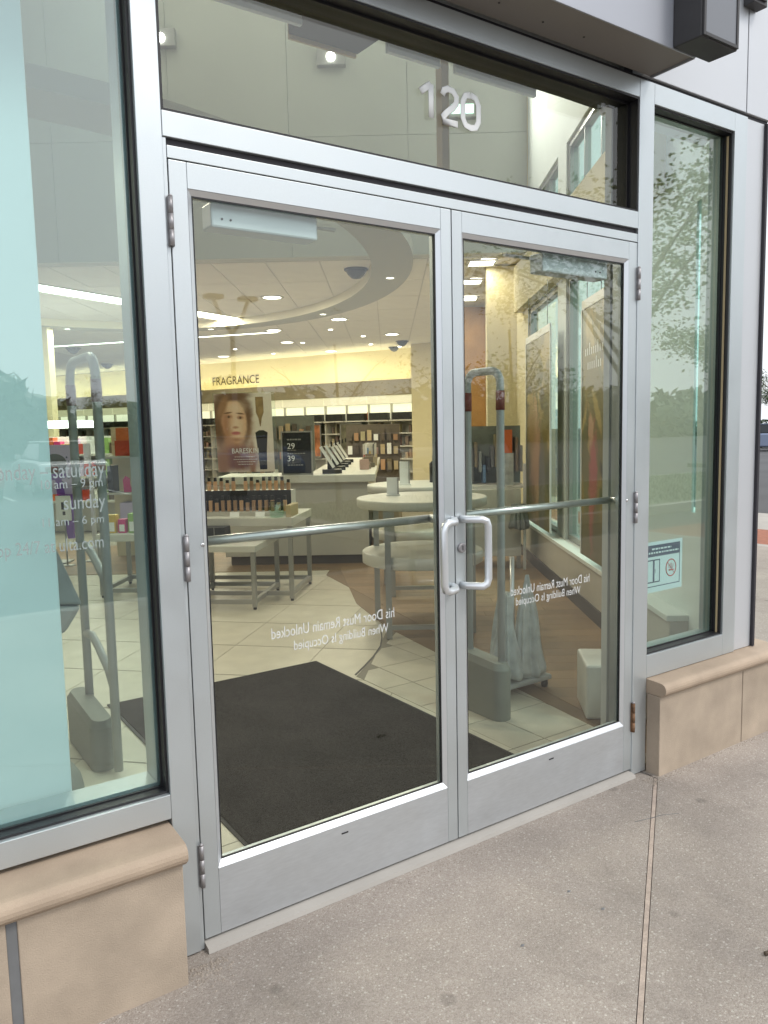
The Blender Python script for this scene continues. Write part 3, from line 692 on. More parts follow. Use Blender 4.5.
# diagonal field of 0.6 m tiles
visible = [(-1.6,.03),(2.6,.03),(4.6,6.2),(-.2,6.2)]
tm = None
for i in range(-14, 16):
    for j in range(-14, 16):
        cx = (1.48+.86*(i+.5) - (1.55+.85*(j+.5)))/2; cy = (1.48+.86*(i+.5) + 1.55+.85*(j+.5))/2
        if not (-1.9 < cx < 3.0 and .45 < cy < 6.6) or cx < -1.5+ (cy-2)*.3 - .6: continue
        if cx > 2.3+.0*cy: continue
        if tm is None:
            h = .298; b = MB(TF((cx,cy,0)) @ Matrix.Rotation(R(45),4,'Z')); b.box(-h,h,-h,h,-.0043,-.0022); tm = b.obj('tile', M['tile'], floor); t0 = (cx, cy)
        else:
            c = tm.copy(); COL.objects.link(c); c.parent = floor; c.location = tm.location + Vector((cx-t0[0], cy-t0[1], 0))
# straight-laid border by the doors
P1 = [(-3,.05),(.68,.05),(.68,.95),(-3,.95)]; P2 = [(.682,.05),(1.75,.05),(1.75,2.8),(1.35,2.42),(1.0,2.02),(.682,1.74)]
bb = MB(); bb.prism(P1, -.0021, -.0012); bb.prism(P2, -.0021, -.0012); bb.obj('border_grout', M['grout'], floor)
for cl in (P1, P2):
    for i in range(-8, 9):
        for j in range(0, 9):
            x0, y0 = .875+.335*i, .115+.335*j
            pg = clip([(x0+.003,y0+.003),(x0+.332,y0+.003),(x0+.332,y0+.332),(x0+.003,y0+.332)], cl)
            if len(pg) > 2 and area(pg) > .004: MB().prism(pg, -.0012, .0002).obj('tile', M['tile'], floor)
ar = MB(); pth = [(.69,1.765,.0006),(.82,1.87,.0006),(.98,2.01,.0006),(1.14,2.17,.0006),(1.26,2.33,.0006),(1.35,2.47,.0006)]
for a, c_ in zip(pth, pth[1:]):
    ar.prism([(a[0],a[1]-.008),(c_[0],c_[1]-.008),(c_[0],c_[1]+.008),(a[0],a[1]+.008)], -.001, .0007)
ar.obj('floor_inlay', M['base_black'], floor)
# oak planks
W1 = [(1.1,.05),(2.2,.05),(5.6,5.2),(2.6,5.2),(2.14,4.6),(2.0,3.95),(1.70,3.35),(1.45,2.55),(1.32,1.75),(1.25,1.0),(1.17,.5)]
cs, sn = math.cos(-AZ), math.sin(-AZ)
def to_st(p): q_ = STORE.inverted() @ Vector((p[0],p[1],0)); return (q_.x, q_.y)
W1s = [to_st(p) for p in W1]; W2s = [(-6.2,4.35),(-1.2,4.35),(-1.2,6.4),(-6.2,6.4)]
ws = MB(STORE); ws.prism(W1s, -.0021, .0006); ws.prism(W2s, -.0023, .0006); ws.obj('wood_underlay', M['under_oak'], floor)
for cl, z1 in ((W1s, .0032), (W2s, .0029)):
    for j in range(0, 44):
        u0 = .02+j*.15; off = (j*.47) % 1.3
        for i in range(-7, 3):
            v0 = -.1 + i*1.3 + off
            pg = clip([(v0+.0015,u0+.001),(v0+1.2985,u0+.001),(v0+1.2985,u0+.149),(v0+.0015,u0+.149)], cl)
            if len(pg) > 2 and area(pg) > .01: MB(STORE).prism(pg, .0007, z1).obj('plank', M['plank'], floor)

def soft_print(name, base, layers, rough=.35, axes='xz', noise=.12, nscale=30):
    """flat printed picture: soft-edged ellipses (cx, cz, rx, rz, rot, softness, colour) laid over one another in the sheet's own plane"""
    m = bpy.data.materials.new(name); m.use_nodes = True; t = m.node_tree; b = t.nodes['Principled BSDF']; b.inputs['Roughness'].default_value = rough
    co = t.nodes.new('ShaderNodeTexCoord'); sp = t.nodes.new('ShaderNodeSeparateXYZ'); t.links.new(co.outputs['Object'], sp.inputs[0])
    wn = t.nodes.new('ShaderNodeTexNoise'); wn.inputs['Scale'].default_value = nscale; wn.inputs['Detail'].default_value = 4; t.links.new(co.outputs['Object'], wn.inputs['Vector'])
    def mth(op, a, c=None, cl=False):
        n = t.nodes.new('ShaderNodeMath'); n.operation = op; n.use_clamp = cl
        for i, v in enumerate((a, c)):
            if v is None: continue
            if isinstance(v, (int, float)): n.inputs[i].default_value = v
            else: t.links.new(v, n.inputs[i])
        return n.outputs[0]
    X_, Z_ = sp.outputs['XYZ'.index(axes[0].upper())], sp.outputs['XYZ'.index(axes[1].upper())]
    cur = None
    for (cx, cz, rx, rz, rot, soft, col) in layers:
        dx = mth('SUBTRACT', X_, cx); dz = mth('SUBTRACT', Z_, cz); c, s_ = math.cos(rot), math.sin(rot)
        a = mth('DIVIDE', mth('ADD', mth('MULTIPLY', dx, c), mth('MULTIPLY', dz, s_)), rx); e = mth('DIVIDE', mth('SUBTRACT', mth('MULTIPLY', dz, c), mth('MULTIPLY', dx, s_)), rz)
        d = mth('SQRT', mth('ADD', mth('MULTIPLY', a, a), mth('MULTIPLY', e, e))); d = mth('ADD', d, mth('MULTIPLY', mth('SUBTRACT', wn.outputs['Fac'], .5), noise*2))
        mr = t.nodes.new('ShaderNodeMapRange'); mr.interpolation_type = 'SMOOTHSTEP'; mr.inputs[1].default_value = 1+soft; mr.inputs[2].default_value = 1-soft; t.links.new(d, mr.inputs[0])
        mxn = t.nodes.new('ShaderNodeMix'); mxn.data_type = 'RGBA'; t.links.new(mr.outputs[0], mxn.inputs[0]); mxn.inputs[7].default_value = (*col, 1)
        if cur is None: mxn.inputs[6].default_value = (*base, 1)
        else: t.links.new(cur, mxn.inputs[6])
        cur = mxn.outputs[2]
    t.links.new(cur, b.inputs['Base Color']); return m

# ================================================================== OBJECTS INSIDE
# door mat
mt = thing('door_mat', 'large black door mat lying on the tiles behind the doors', 'mat', (0, 1.2, .001))
MB().box(-.60, .625, .17, 2.12, .0008, .010).obj('pile', M['mat'], mt, .003)
b = MB(); b.box(-.615,.640,.155,.169,.0008,.005); b.box(-.615,.640,2.121,2.135,.0008,.005); b.box(-.615,-.601,.169,2.121,.0008,.005); b.box(.626,.640,.169,2.121,.0008,.005); b.obj('edge_strip', M['mat_edge'], mt)

# security gates
def rrect(x, y0, y1, zt, r, z0):
    P = [(x,y0,z0),(x,y0,zt-r)]
    for i in range(1, 7): a = i*math.pi/12; P.append((x, y0+r-r*math.cos(a), zt-r+r*math.sin(a)))
    for i in range(0, 7): a = i*math.pi/12; P.append((x, y1-r+r*math.sin(a), zt-r+r*math.cos(a)))
    P.append((x,y1,z0)); return P
def gate(x, y0, y1, zt, r, zbase, label, lab_mat, bars, tr=.019, ped=(0, .0, 0)):
    p0, p1, px_ = y0+ped[0], y1+ped[1], x+ped[2]
    g_ = thing('security_gate', label, 'security gate', (x, (y0+y1)/2, 0))
    b = MB(); b.tube(rrect(x, y0, y1, zt, r, .02), tr, 12); b.obj('hoop', M['gate'], g_)
    for yy in (y0, y1):
        b = MB(); b.tube([(x,yy,zt-.185),(x,yy,zt-.095)], tr+.0025, 12); b.obj('label_band', lab_mat, g_)
    for z_ in bars:
        b = MB(); b.tube([(x, y1-.02, z_+.02), (x, y1-.12, z_+.03), (x, (y0+y1)/2, z_), (x, y0+.06, z_-.07), (x, y0+.005, z_-.12)], .018, 8); b.obj('crossbar', M['gate'], g_)
    # pedestal: rounded, top sloping
    pts = []
    for i in range(17): a = math.pi*i/16; pts.append((px_+.052*math.cos(a), p1-.02+.05*math.sin(a)))
    for i in range(17): a = math.pi+math.pi*i/16; pts.append((px_+.052*math.cos(a), p0+.02+.05*math.sin(a)))
    n_ = len(pts); vs = [(p[0],p[1],.001) for p in pts] + [(p[0],p[1],zbase-.02+.05*(p[1]-y0)) for p in pts] + [(px_+(p[0]-px_)*.75,(y0+y1)/2+(p[1]-(y0+y1)/2)*.92,zbase+.012+.05*(p[1]-y0)) for p in pts]
    fs = [list(range(n_))[::-1], list(range(2*n_,3*n_))] + [(k_*n_+i, k_*n_+(i+1)%n_, (k_+1)*n_+(i+1)%n_, (k_+1)*n_+i) for k_ in (0,1) for i in range(n_)]
    b = MB(); b.add(vs, fs); b.obj('pedestal', M['gate_base'], g_)
    return g_
gate(-.803, 1.24, 1.67, 1.725, .085, .20, 'grey security gate with mauve bands behind the left window', M['mauve'], (.90, .50), ped=(.10, .10, -.03))
gate(.898, .755, .99, 1.672, .06, .27, 'grey security gate with maroon bands behind the right door', M['maroon'], (), ped=(-.02, .03, -.012))
fb = thing('floor_stand', 'low dark pedestal on the floor half hidden by the display board', 'stand', (-1.07, 1.02, 0))
b = MB(); b.lathe([(.085,.001),(.085,.10),(.075,.15),(.05,.19),(.02,.20)], (-1.075,1.02,0), 20); b.obj('pedestal', M['gate_base'], fb)
b = MB(); b.lathe([(.018,.2005),(.018,.32)], (-1.10,1.02,0), 10); b.obj('stub', M['gate'], fb)

# display tables
TAB = STORE @ TF((-2.371, 2.928, 0)) @ Matrix.Rotation(R(-6.5), 4, 'Z')
def frame_table(x0, x1, y0, y1, zt, th, label, T=TAB, lw_=.036):
    t = thing('display_table', label, 'table', ((x0+x1)/2,(y0+y1)/2,0), T)
    MB(T).box(x0-.01, x1+.01, y0-.01, y1+.01, zt-th, zt).obj('tabletop', M['white'], t, .003)
    for (x, y) in ((x0,y0),(x1-lw_,y0),(x0,y1-lw_),(x1-lw_,y1-lw_)): MB(T).box(x, x+lw_, y, y+lw_, .02, zt-th-.0005).obj('leg', M['leg'], t, .002)
    for y in (y0, y1-lw_): MB(T).box(x0+lw_+.0005, x1-lw_-.0005, y+.002, y+lw_-.002, .045, .045+lw_).obj('stretcher', M['leg'], t)
    for x in (x0, x1-lw_): MB(T).box(x+.002, x+lw_-.002, y0+lw_+.0005, y1-lw_-.0005, .045, .045+lw_).obj('stretcher', M['leg'], t)
    for (x, y) in ((x0,y0),(x1-lw_,y0),(x0,y1-lw_),(x1-lw_,y1-lw_)):
        b = MB(T); b.lathe([(.014,.0005),(.014,.02)], (x+lw_/2, y+lw_/2, 0), 8); b.obj('foot', M['black'], t)
    return t
frame_table(-1.05, .0, 0, .74, .70, .068, 'tall white display table carrying the rows of small bottles')
frame_table(-.86, -.225, -.33, .43, .515, .05, 'low white display table nested before the tall one')
T3 = STORE @ TF((-4.09, 3.2, 0)) @ Matrix.Rotation(R(-3), 4, 'Z')
frame_table(0, .75, 0, .66, .555, .06, 'low white table of bright packets seen through the left window', T3)

# bottle display on the tall table
def bottle_mesh(T, h, wd, mcol, mcap, name='bottle'):
    b = MB(T); b.box(-wd/2, wd/2, -wd/2, wd/2, 0, h*.66); return b
tiers = thing('tiered_stand', 'two-step white stand holding small bottles on the tall table', 'stand', (-.52, .3, .701), TAB)
MB(TAB).box(-1.0, -.06, .14, .27, .7005, .735).obj('step', M['counter'], tiers)
MB(TAB).box(-1.0, -.06, .271, .44, .7005, .905).obj('step', M['white'], tiers)
MB(TAB).box(-1.0, -.06, .262, .2705, .70505, .91).obj('step_edge', M['black'], tiers)
bm_ = None
for row, (yy, z0, n_, hh) in enumerate(((.20, .7355, 17, .135), (.34, .9055, 17, .115))):
    for i in range(n_):
        xx = -.97 + i*.0545
        if row == 1 and i in (8,): continue
        lab = 'small black-capped bottle, %s from the left in the %s row of the stand' % (ORD[i - (1 if row and i > 8 else 0)], ('lower','upper')[row])
        T_ = TAB @ TF((xx, yy, z0))
        if bm_ is None:
            bt = thing('bottle', lab, 'bottle', (0,0,0), T_, 'bottles in rows on the stand')
            MB(T_).box(-.015,.015,-.013,.013,0,.088).obj('body', M['skin'], bt, .003); MB(T_).box(-.0125,.0125,-.011,.011,.0885,.125).obj('cap', M['black'], bt, .002); bm_ = bt
        else: dup(bm_, T_ @ Matrix.Scale(hh/.125 if (i*7+row*3) % 5 else hh/.125*.8, 4, (0,0,1)), lab)
gl = thing('glass_jar', 'clear glass jar with crumpled tissue on the tall table', 'jar', (-.135, .06, .701), TAB)
b = MB(TAB); b.lathe([(.055,0),(.062,.02),(.064,.11),(.058,.125),(.060,.13)], (-.135,.06,.7008), 16); b.obj('body', M['glass_side'], gl)
b = MB(TAB)
for i in range(14):
    a, r_ = random.uniform(0,6.28), random.uniform(0,.035); p = Vector((-.135+r_*math.cos(a), .06+r_*math.sin(a), .715+random.uniform(0,.09)))
    q_ = [p+Vector([random.uniform(-.03,.03) for _ in range(3)]) for k_ in range(3)]; b.add(q_, [(0,1,2)])
b.obj('tissue', M['bag'], gl)
o = MB(TAB).box(-.05,-.008,.02,.30,.7008,.80).obj('carton_stack', M['tan_trim'], None, .003); tag(o, 'brown carton at the right end of the tall table', 'carton')
bx = thing('display_box', 'dark grey box standing on the low table', 'box', (-.66, -.08, .516), TAB)
MB(TAB).box(-.72,-.52,-.16,0,.5156,.64).obj('body', M['screen'], bx, .003); MB(TAB).box(-.61,-.605,-.1608,-.1602,.52,.64).obj('seam', M['leg'], bx)
for i in range(5):
    o = MB(TAB @ TF((-.47+i*.035, -.10+i*.02, .516)) @ Matrix.Rotation(R(-25+i*14),4,'Z') @ Matrix.Rotation(R(-35),4,'X')).box(-.03,.03,-.003,.003,.02,.075).obj('card', M['paper'] if i % 2 else M['magenta'])
    tag(o, ['','second card, white, in the fan on the low table','middle pink card in the fan on the low table','fourth card, white, in the fan on the low table','rightmost pink card of the fan on the low table'][i] if i else 'leftmost pink card of the fan on the low table', 'card', 'cards fanned on the low table')
o = MB(TAB).box(-.84,-.76,-.2,.0,.5156,.585).obj('carton', M['skin']); tag(o, 'peach carton beside the dark grey box on the low table', 'carton')

# advertising poster in a clear stand
ps = thing('poster', 'cosmetics poster with a woman\'s face standing behind the bottles', 'poster', (-.50, .45, .91), TAB)
PT = TAB @ TF((-.50, .455, 1.06)) @ Matrix.Rotation(R(4), 4, 'X')      # local x right, z up, face towards -y
PW, PH = .515, .70
MB(PT).box(-PW/2-.012, PW/2+.03, 0, .012, -.15, PH).obj('acrylic_sheet', M['glass'], ps)
zo = .15
HAIR, HAIR2, SK, SKS, SKL, DK = (.16,.09,.05), (.30,.17,.09), (.62,.37,.22), (.40,.21,.12), (.78,.53,.37), (.05,.03,.025)
face = [(.12,.56+zo,.22,.3,0,.8,(.72,.64,.54)), (-.10,.44+zo,.175,.28,.05,.3,HAIR2), (-.11,.54+zo,.165,.17,.1,.3,HAIR), (-.22,.42+zo,.06,.22,0,.5,HAIR), (.02,.42+zo,.045,.18,-.15,.6,HAIR),
        (-.10,.20+zo,.09,.12,0,.4,SKS), (-.085,.445+zo,.112,.185,.08,.12,SK), (-.15,.40+zo,.045,.13,.1,.7,SKS), (-.055,.40+zo,.06,.10,0,.9,SKL), (-.07,.56+zo,.07,.05,0,.9,SKL),
        (-.135,.487+zo,.034,.016,.06,.6,SKS), (-.030,.478+zo,.030,.015,-.04,.6,SKS), (-.135,.485+zo,.022,.008,.06,.7,(.34,.20,.13)), (-.030,.476+zo,.020,.0075,-.04,.7,(.34,.20,.13)),
        (-.131,.486+zo,.010,.010,0,.6,(.10,.055,.035)), (-.027,.477+zo,.009,.010,0,.6,(.10,.055,.035)), (-.140,.520+zo,.038,.007,.12,.6,HAIR), (-.026,.512+zo,.034,.007,-.12,.6,HAIR),
        (-.068,.430+zo,.010,.05,-.05,.8,SKL), (-.075,.393+zo,.026,.010,0,.7,SKS), (-.075,.342+zo,.042,.016,0,.4,(.50,.17,.15)), (-.075,.345+zo,.036,.0035,0,.5,(.28,.07,.07)),
        (-.08,.285+zo,.06,.016,0,.9,SKS), (-.08,.665+zo,.15,.035,.05,.5,HAIR), (-.185,.57+zo,.035,.10,-.4,.5,HAIR2),
        (-.07,.12+zo,.19,.11,0,.35,(.20,.10,.10)), (-.21,.08+zo,.06,.14,0,.6,(.30,.17,.12)), (.06,.10+zo,.03,.16,0,.5,(.30,.16,.10))]
MB(PT).box(-PW/2, PW/2, -.002, -.0005, 0, PH-.01).obj('sheet', soft_print('poster_print', (.78,.70,.60), [(l_[0],l_[1],l_[2],l_[3],l_[4],l_[5],tuple(min(.85, c_*1.25) for c_ in l_[6])) for l_ in face]), ps)
def ell(cx, cz, rx, rz, y, n=22, tilt=0):
    return [(cx+rx*math.cos(2*math.pi*i/n)*math.cos(tilt)-rz*math.sin(2*math.pi*i/n)*math.sin(tilt), y, cz+rx*math.cos(2*math.pi*i/n)*math.sin(tilt)+rz*math.sin(2*math.pi*i/n)*math.cos(tilt)) for i in range(n)]
def flat(name, polys, m_):
    b = MB(PT)
    for p in polys: b.add(p, [list(range(len(p)))])
    return b.obj(name, m_, ps)
Y = -.0024
flat('print_dropper', [[(.115,Y,.655),(.185,Y,.655),(.185,Y,.52),(.165,Y,.47),(.153,Y,.40),(.145,Y,.40),(.135,Y,.47),(.115,Y,.52)]], mat('print_gold', (.34,.24,.11), .35, var=.3, vscale=20))
flat('print_flask', [[(.10,Y,.345),(.135,Y,.365),(.175,Y,.365),(.21,Y,.345),(.195,Y,.18),(.19,Y,.02),(.125,Y,.02),(.115,Y,.18)]], M['black'])
lettering('BARESKIN', 'print_lettering', M['letter'], ps, PT @ TF((-.12, Y-.0014, .165)), width=.24, height=.045)
b = MB(PT)
for i, (a, w_) in enumerate(((-.10,.18),(-.11,.20),(-.08,.15),(-.07,.12))):
    x = a
    while x < a+w_: q_ = random.uniform(.008,.022); b.box(x, x+q_, Y-.0016, Y-.0013, .132-i*.022, .137-i*.022); x += q_+.006
b.obj('print_small_lines', M['paper'], ps)['kind'] = 'stuff'

# price sign standing on the cash counter
pg_ = thing('price_sign', 'black price sign in a silver frame on the cash counter', 'sign', (-2.5, 4.72, .95), STORE)
ST_ = STORE @ TF((-2.515, 4.72, .951))
b = MB(ST_); ring(b, -.165, .165, 0, .46, -.012, .012, .016); b.obj('frame', M['leg'], pg_)
MB(ST_).box(-.149, .149, -.004, .004, .016, .444).obj('board', mat('sign_black', (.012,.014,.02), .35), pg_)
for (s_, z_) in (('29', .275), ('39', .145)): lettering(s_, 'numeral', M['letter'], pg_, ST_ @ TF((-.10, -.005, z_)), height=.06)
b = MB(ST_)
for (z_, x0_, x1_, h_) in ((.365,-.10,.05,.014), (.258,-.10,.0,.006), (.222,-.10,.09,.009), (.10,-.10,.06,.012), (.125,-.10,-.02,.006)):
    x = x0_
    while x < x1_: q_ = random.uniform(.012,.03); b.box(x, min(x+q_,x1_), -.0053, -.0045, z_, z_+h_); x += q_+.007
b.obj('print_small_lines', M['leg'], pg_)['kind'] = 'stuff'

# cash counter
cc_ = thing('cash_counter', 'long L-shaped cash counter with pale front and dark foot', 'counter', (-2.4, 5, 0), STORE)
MB(STORE).box(-3.3,-1.78,4.68,5.25,.10,.87).obj('front_panel', M['counter'], cc_, .004)
MB(STORE).box(-2.35,-1.78,5.252,9.6,.10,.87).obj('side_panel', M['counter'], cc_, .004)
MB(STORE).box(-3.25,-1.84,4.73,5.25,.004,.099).obj('toe_kick', M['toe'], cc_)
MB(STORE).box(-3.35,-1.70,4.62,5.30,.871,.95).obj('countertop', M['white'], cc_, .006)
MB(STORE).box(-2.42,-1.70,5.302,9.6,.871,.95).obj('countertop', M['white'], cc_, .006)
# registers
rt = None
for i, (u_, lab) in enumerate(((4.95,'nearest register screen on the counter, white edge showing'),(5.65,'second register screen along the counter'),(6.35,'third register screen along the counter'),(7.05,'fourth register screen along the counter'),(7.75,'fifth and farthest register screen along the counter'))):
    T_ = STORE @ TF((-2.16, u_, .951)) @ Matrix.Rotation(R(95), 4, 'Z') @ Matrix.Scale(.95, 4)
    if rt is None:
        rt = thing('register', lab, 'cash register', (0,0,0), T_, 'registers along the cash counter')
        MB(T_).box(-.11,.11,-.10,.12,.0,.045).obj('base', M['black'], rt, .004)
        MB(T_).box(-.025,.025,.02,.06,.046,.17).obj('stand', M['black'], rt)
        TS = T_ @ TF((0,-.02,.08)) @ Matrix.Rotation(R(-32),4,'X')
        MB(TS).box(-.16,.16,.0,.03,0,.27).obj('screen', M['screen'], rt, .004)
        MB(TS).box(-.172,-.1605,-.004,.030,0,.27).obj('bezel', M['white_edge'], rt)
        MB(T_).box(-.03,.03,.0,.02,.30,.36).obj('customer_display', M['black'], rt)
    else: dup(rt, T_, lab)
for i in range(24):
    v_, u_ = -1.80+random.uniform(-.05,.04), 5.6+i*.165; h_ = random.uniform(.04,.13)
    o = MB(STORE @ TF((v_,u_,.951)) @ Matrix.Rotation(random.uniform(0,1.5),4,'Z')).box(-.05,.05,-.04,.04,0,h_).obj('packet', M['product']); tag(o, 'small packet, %s along the cash counter from the near end' % ORD[i], 'packet', 'packets along the cash counter')
for i in range(9):
    v_, u_ = -1.58+random.uniform(-.05,.12), 5.0+i*.33; h_ = random.uniform(.5,.85)
    o = MB(STORE).box(v_-.12, v_+.12, u_-.14, u_+.14, .003, h_).obj('goods_bin', M['product']); tag(o, 'bin of goods beside the cash counter, %s from the near end' % ORD[i], 'bin', 'goods bins beside the counter')

for i, (v_, u_, lab) in enumerate(((-1.84,7.9,'small white rack of cards nearest on the cash counter'),(-1.84,8.5,'second small white rack of cards along the cash counter'),(-1.84,9.1,'third small white rack of cards along the cash counter'))):
    t = thing('card_rack', lab, 'rack', (v_,u_,.951), STORE)
    MB(STORE).box(v_-.09,v_+.09,u_-.05,u_+.05,.951,.97).obj('base', M['white'], t); MB(STORE).box(v_-.09,v_+.09,u_+.03,u_+.045,.9705,1.20).obj('back', M['white'], t)
    for k_ in range(6): MB(STORE).box(v_-.08+.027*k_,v_-.058+.027*k_,u_-.03+.01*(k_%2),u_-.02+.01*(k_%2),.9705,1.05+.05*((k_*3)%4)).obj('card', M[['redbox','paper','blue','yellow','product','slate'][k_]], t)
t = thing('goods_stand', 'dark stand of hanging goods behind the cash counter', 'stand', (-2.9,7.6,0), STORE)
MB(STORE).box(-3.7,-2.6,7.6,7.66,.003,1.62).obj('panel', M['peg'], t)
for k_ in range(33):
    v_ = -3.66+.095*(k_ % 11); z_ = (.72,1.02,1.30)[k_//11]; h_ = random.uniform(.10,.22)
    MB(STORE).box(v_,v_+.06,7.55,7.5995,z_,z_+h_).obj('hanging_pack', M[['product','skin','slate','toe','paper','tan_trim','product'][(k_*5)%7]], t)
t = thing('goods_stand', 'dark stand of hanging goods at the far end of the cash counter', 'stand', (-1.9,10.4,0), STORE)
MB(STORE).box(-2.3,-1.35,10.4,10.46,.003,1.5).obj('panel', M['toe'], t)
for k_ in range(24):
    v_ = -2.27+.115*(k_ % 8); z_ = (.70,.98,1.22)[k_//8]; h_ = random.uniform(.10,.2)
    MB(STORE).box(v_,v_+.075,10.34,10.3995,z_,z_+h_).obj('hanging_pack', M[['product','skin','toe','product','paper','tan_trim'][(k_*5)%6]], t)
for i, (x_, y_, lab) in enumerate(((-.93,.05,'white price card at the left front edge of the tall table'),(-.50,.05,'white price card at the middle front edge of the tall table'),(-.28,.05,'white price card nearest the glass jar on the tall table'))):
    o = MB(TAB @ TF((x_,y_,.7012)) @ Matrix.Rotation(R(-20),4,'X')).box(-.04,.04,0,.003,0,.045).obj('price_card', M['paper']); tag(o, lab, 'price card')
# round two-tier tables
def round_table(cu, cv, r, zt, z2, label, legs, T=STORE):
    t = thing('round_table', label, 'table', (cv, cu, 0), T)
    b = MB(T); b.lathe([(r-.01,zt-.062),(r,zt-.055),(r,zt-.006),(r-.006,zt)], (cv,cu,0), 56); b.obj('tabletop', M['white'], t)
    b = MB(T); b.lathe([(r*.93-.01,z2-.085),(r*.93,z2-.078),(r*.93,z2-.006),(r*.93-.006,z2)], (cv,cu,0), 56); b.obj('lower_shelf', M['white'], t)
    for (lv, lu) in legs:
        MB(T).box(lv-.02, lv+.02, lu-.02, lu+.02, .004, zt-.063).obj('leg', M['leg'], t)
    b = MB(T); b.box(legs[0][0]+.02, legs[2][0]-.02, legs[0][1]-.0, legs[0][1]+.03, .06, .09); b.obj('stretcher', M['leg'], t)
    return t
round_table(2.04, -1.33, .46, .93, .555, 'nearer round white two-tier table beside the counter', [(-1.575,1.68),(-1.66,2.25),(-1.0,1.80),(-1.02,2.33)])
round_table(3.36, -1.29, .46, .93, .555, 'farther round white two-tier table behind the nearer one', [(-1.54,3.0),(-1.6,3.56),(-.97,3.1),(-1.0,3.62)])
for (v_, u_, z_, h_, lab) in ((-1.53,2.18,.931,.13,'small clear sign holder on the nearer round table'),(-1.42,3.25,.931,.20,'white card holder on the farther round table')):
    t = thing('sign_holder', lab, 'sign holder', (v_,u_,z_), STORE)
    MB(STORE).box(v_-.05,v_+.05,u_-.03,u_+.03,z_,z_+.008).obj('foot', M['paper'], t)
    MB(STORE).box(v_-.045,v_+.03,u_-.004,u_+.004,z_+.0085,z_+h_).obj('card', M['paper'], t); MB(STORE).box(v_+.031,v_+.042,u_-.012,u_+.012,z_+.0085,z_+h_).obj('spine', M['leg'], t)
for lb_, (v_,u_,h_) in zip(('tallest','shortest','nearest'), ((-1.2,2.30,.10),(-1.05,2.36,.08),(-1.02,2.1,.09))):
    o = MB(STORE).box(v_-.03,v_+.03,u_-.03,u_+.03,.9305,.9305+h_).obj('carton', M['product'], None, .002); tag(o, lb_+' small carton on the nearer round table top', 'carton', 'cartons on the round table')
for lb_, (v_,u_,h_) in zip(('tallest','middle-sized','shortest'), ((-1.15,3.5,.24),(-1.05,3.6,.21),(-1.0,3.3,.18))):
    b = MB(STORE); b.lathe([(.045,0),(.045,h_*.7),(.02,h_*.8),(.02,h_)], (v_,u_,.9305), 12); o = b.obj('dark_bottle', M['screen']); tag(o, lb_+' dark bottle on the farther round table', 'bottle', 'dark bottles on the far round table')

# ------------------------------------------------------------------ rear wall of the shop (BACK frame)
LB = 15.5
bw_ = MB(BACK).box(-LB, .0, 0, .1, -.004, CZ).obj('rear_wall', M['drywall_warm']); struct(bw_)
MB(BACK).box(.0005, 1.2, -.68, .1, -.004, CZ).obj('return_pier', M['drywall_warm'], bw_)
bk = thing('wall_fixture', 'long rear wall fixture of lit fragrance bays under a cornice', 'shelving', (-7, -.3, 0), BACK)
MB(BACK).box(-LB, 0, -.62, -.55, 2.20, 2.55).obj('cornice', M['cornice'], bk, .004)
MB(BACK).box(-LB, 0, -.549, -.0005, 2.46, 2.475).obj('cornice_shelf', M['drywall'], bk)
MB(BACK).box(-LB, -.05, -.50, -.42, 2.48, 2.50).obj('cove_strip', M['cove_on'], bk)
MB(BACK).box(-LB, 0, -.06, -.0005, .05, 2.2).obj('back_panel', M['white'], bk)
nb = 24
for i in range(nb//2):
    x1 = -.03 - i*1.24
    b = MB(BACK); b.box(x1-1.225, x1, -.56, -.53, 2.005, 2.195); b.obj('header_panel', M['header_on'], bk)
for i in range(nb):
    x1 = -.03 - i*.62
    MB(BACK).box(x1-.606, x1-.0105, -.42, -.40, 1.66, 2.0).obj('light_panel', M['bay_on'], bk)
    MB(BACK).box(x1-.010, x1+.012, -.50, -.0605, .06, 2.0).obj('divider', M['white'], bk)
    for z in (1.60, 1.30, 1.0, .70, .40):
        MB(BACK).box(x1-.606, x1-.0105, -.46 if z < 1.5 else -.62, -.0605, z, z+.03).obj('shelf', M['white'], bk)
lettering('FRAGRANCE', 'wall_lettering', mat('bronze_letter', (.09,.07,.045), .5), bk, BACK @ TF((-6.52, -.004, 2.70)), width=1.62, height=.22, extrude=.02)
for i in range(nb):
    x1 = -.03 - i*.62
    o = MB(BACK).box(x1-.54, x1-.06, -.60, -.43, 1.6305, 1.80).obj('black_carton', M['black'], None, .004); tag(o, 'black carton on the rear wall, %s from the right end of the row' % ORD[i], 'carton', 'black cartons along the rear wall')
    if i in (2, 7, 8, 15):
        o = MB(BACK).box(x1-.06+.001, x1-.02, -.45, -.30, 1.6305, 1.82).obj('orange_tag', M['orange']); tag(o, 'orange tag beside the %s black carton from the right on the rear wall' % ORD[i], 'tag', 'orange tags on the rear wall')
pk = None
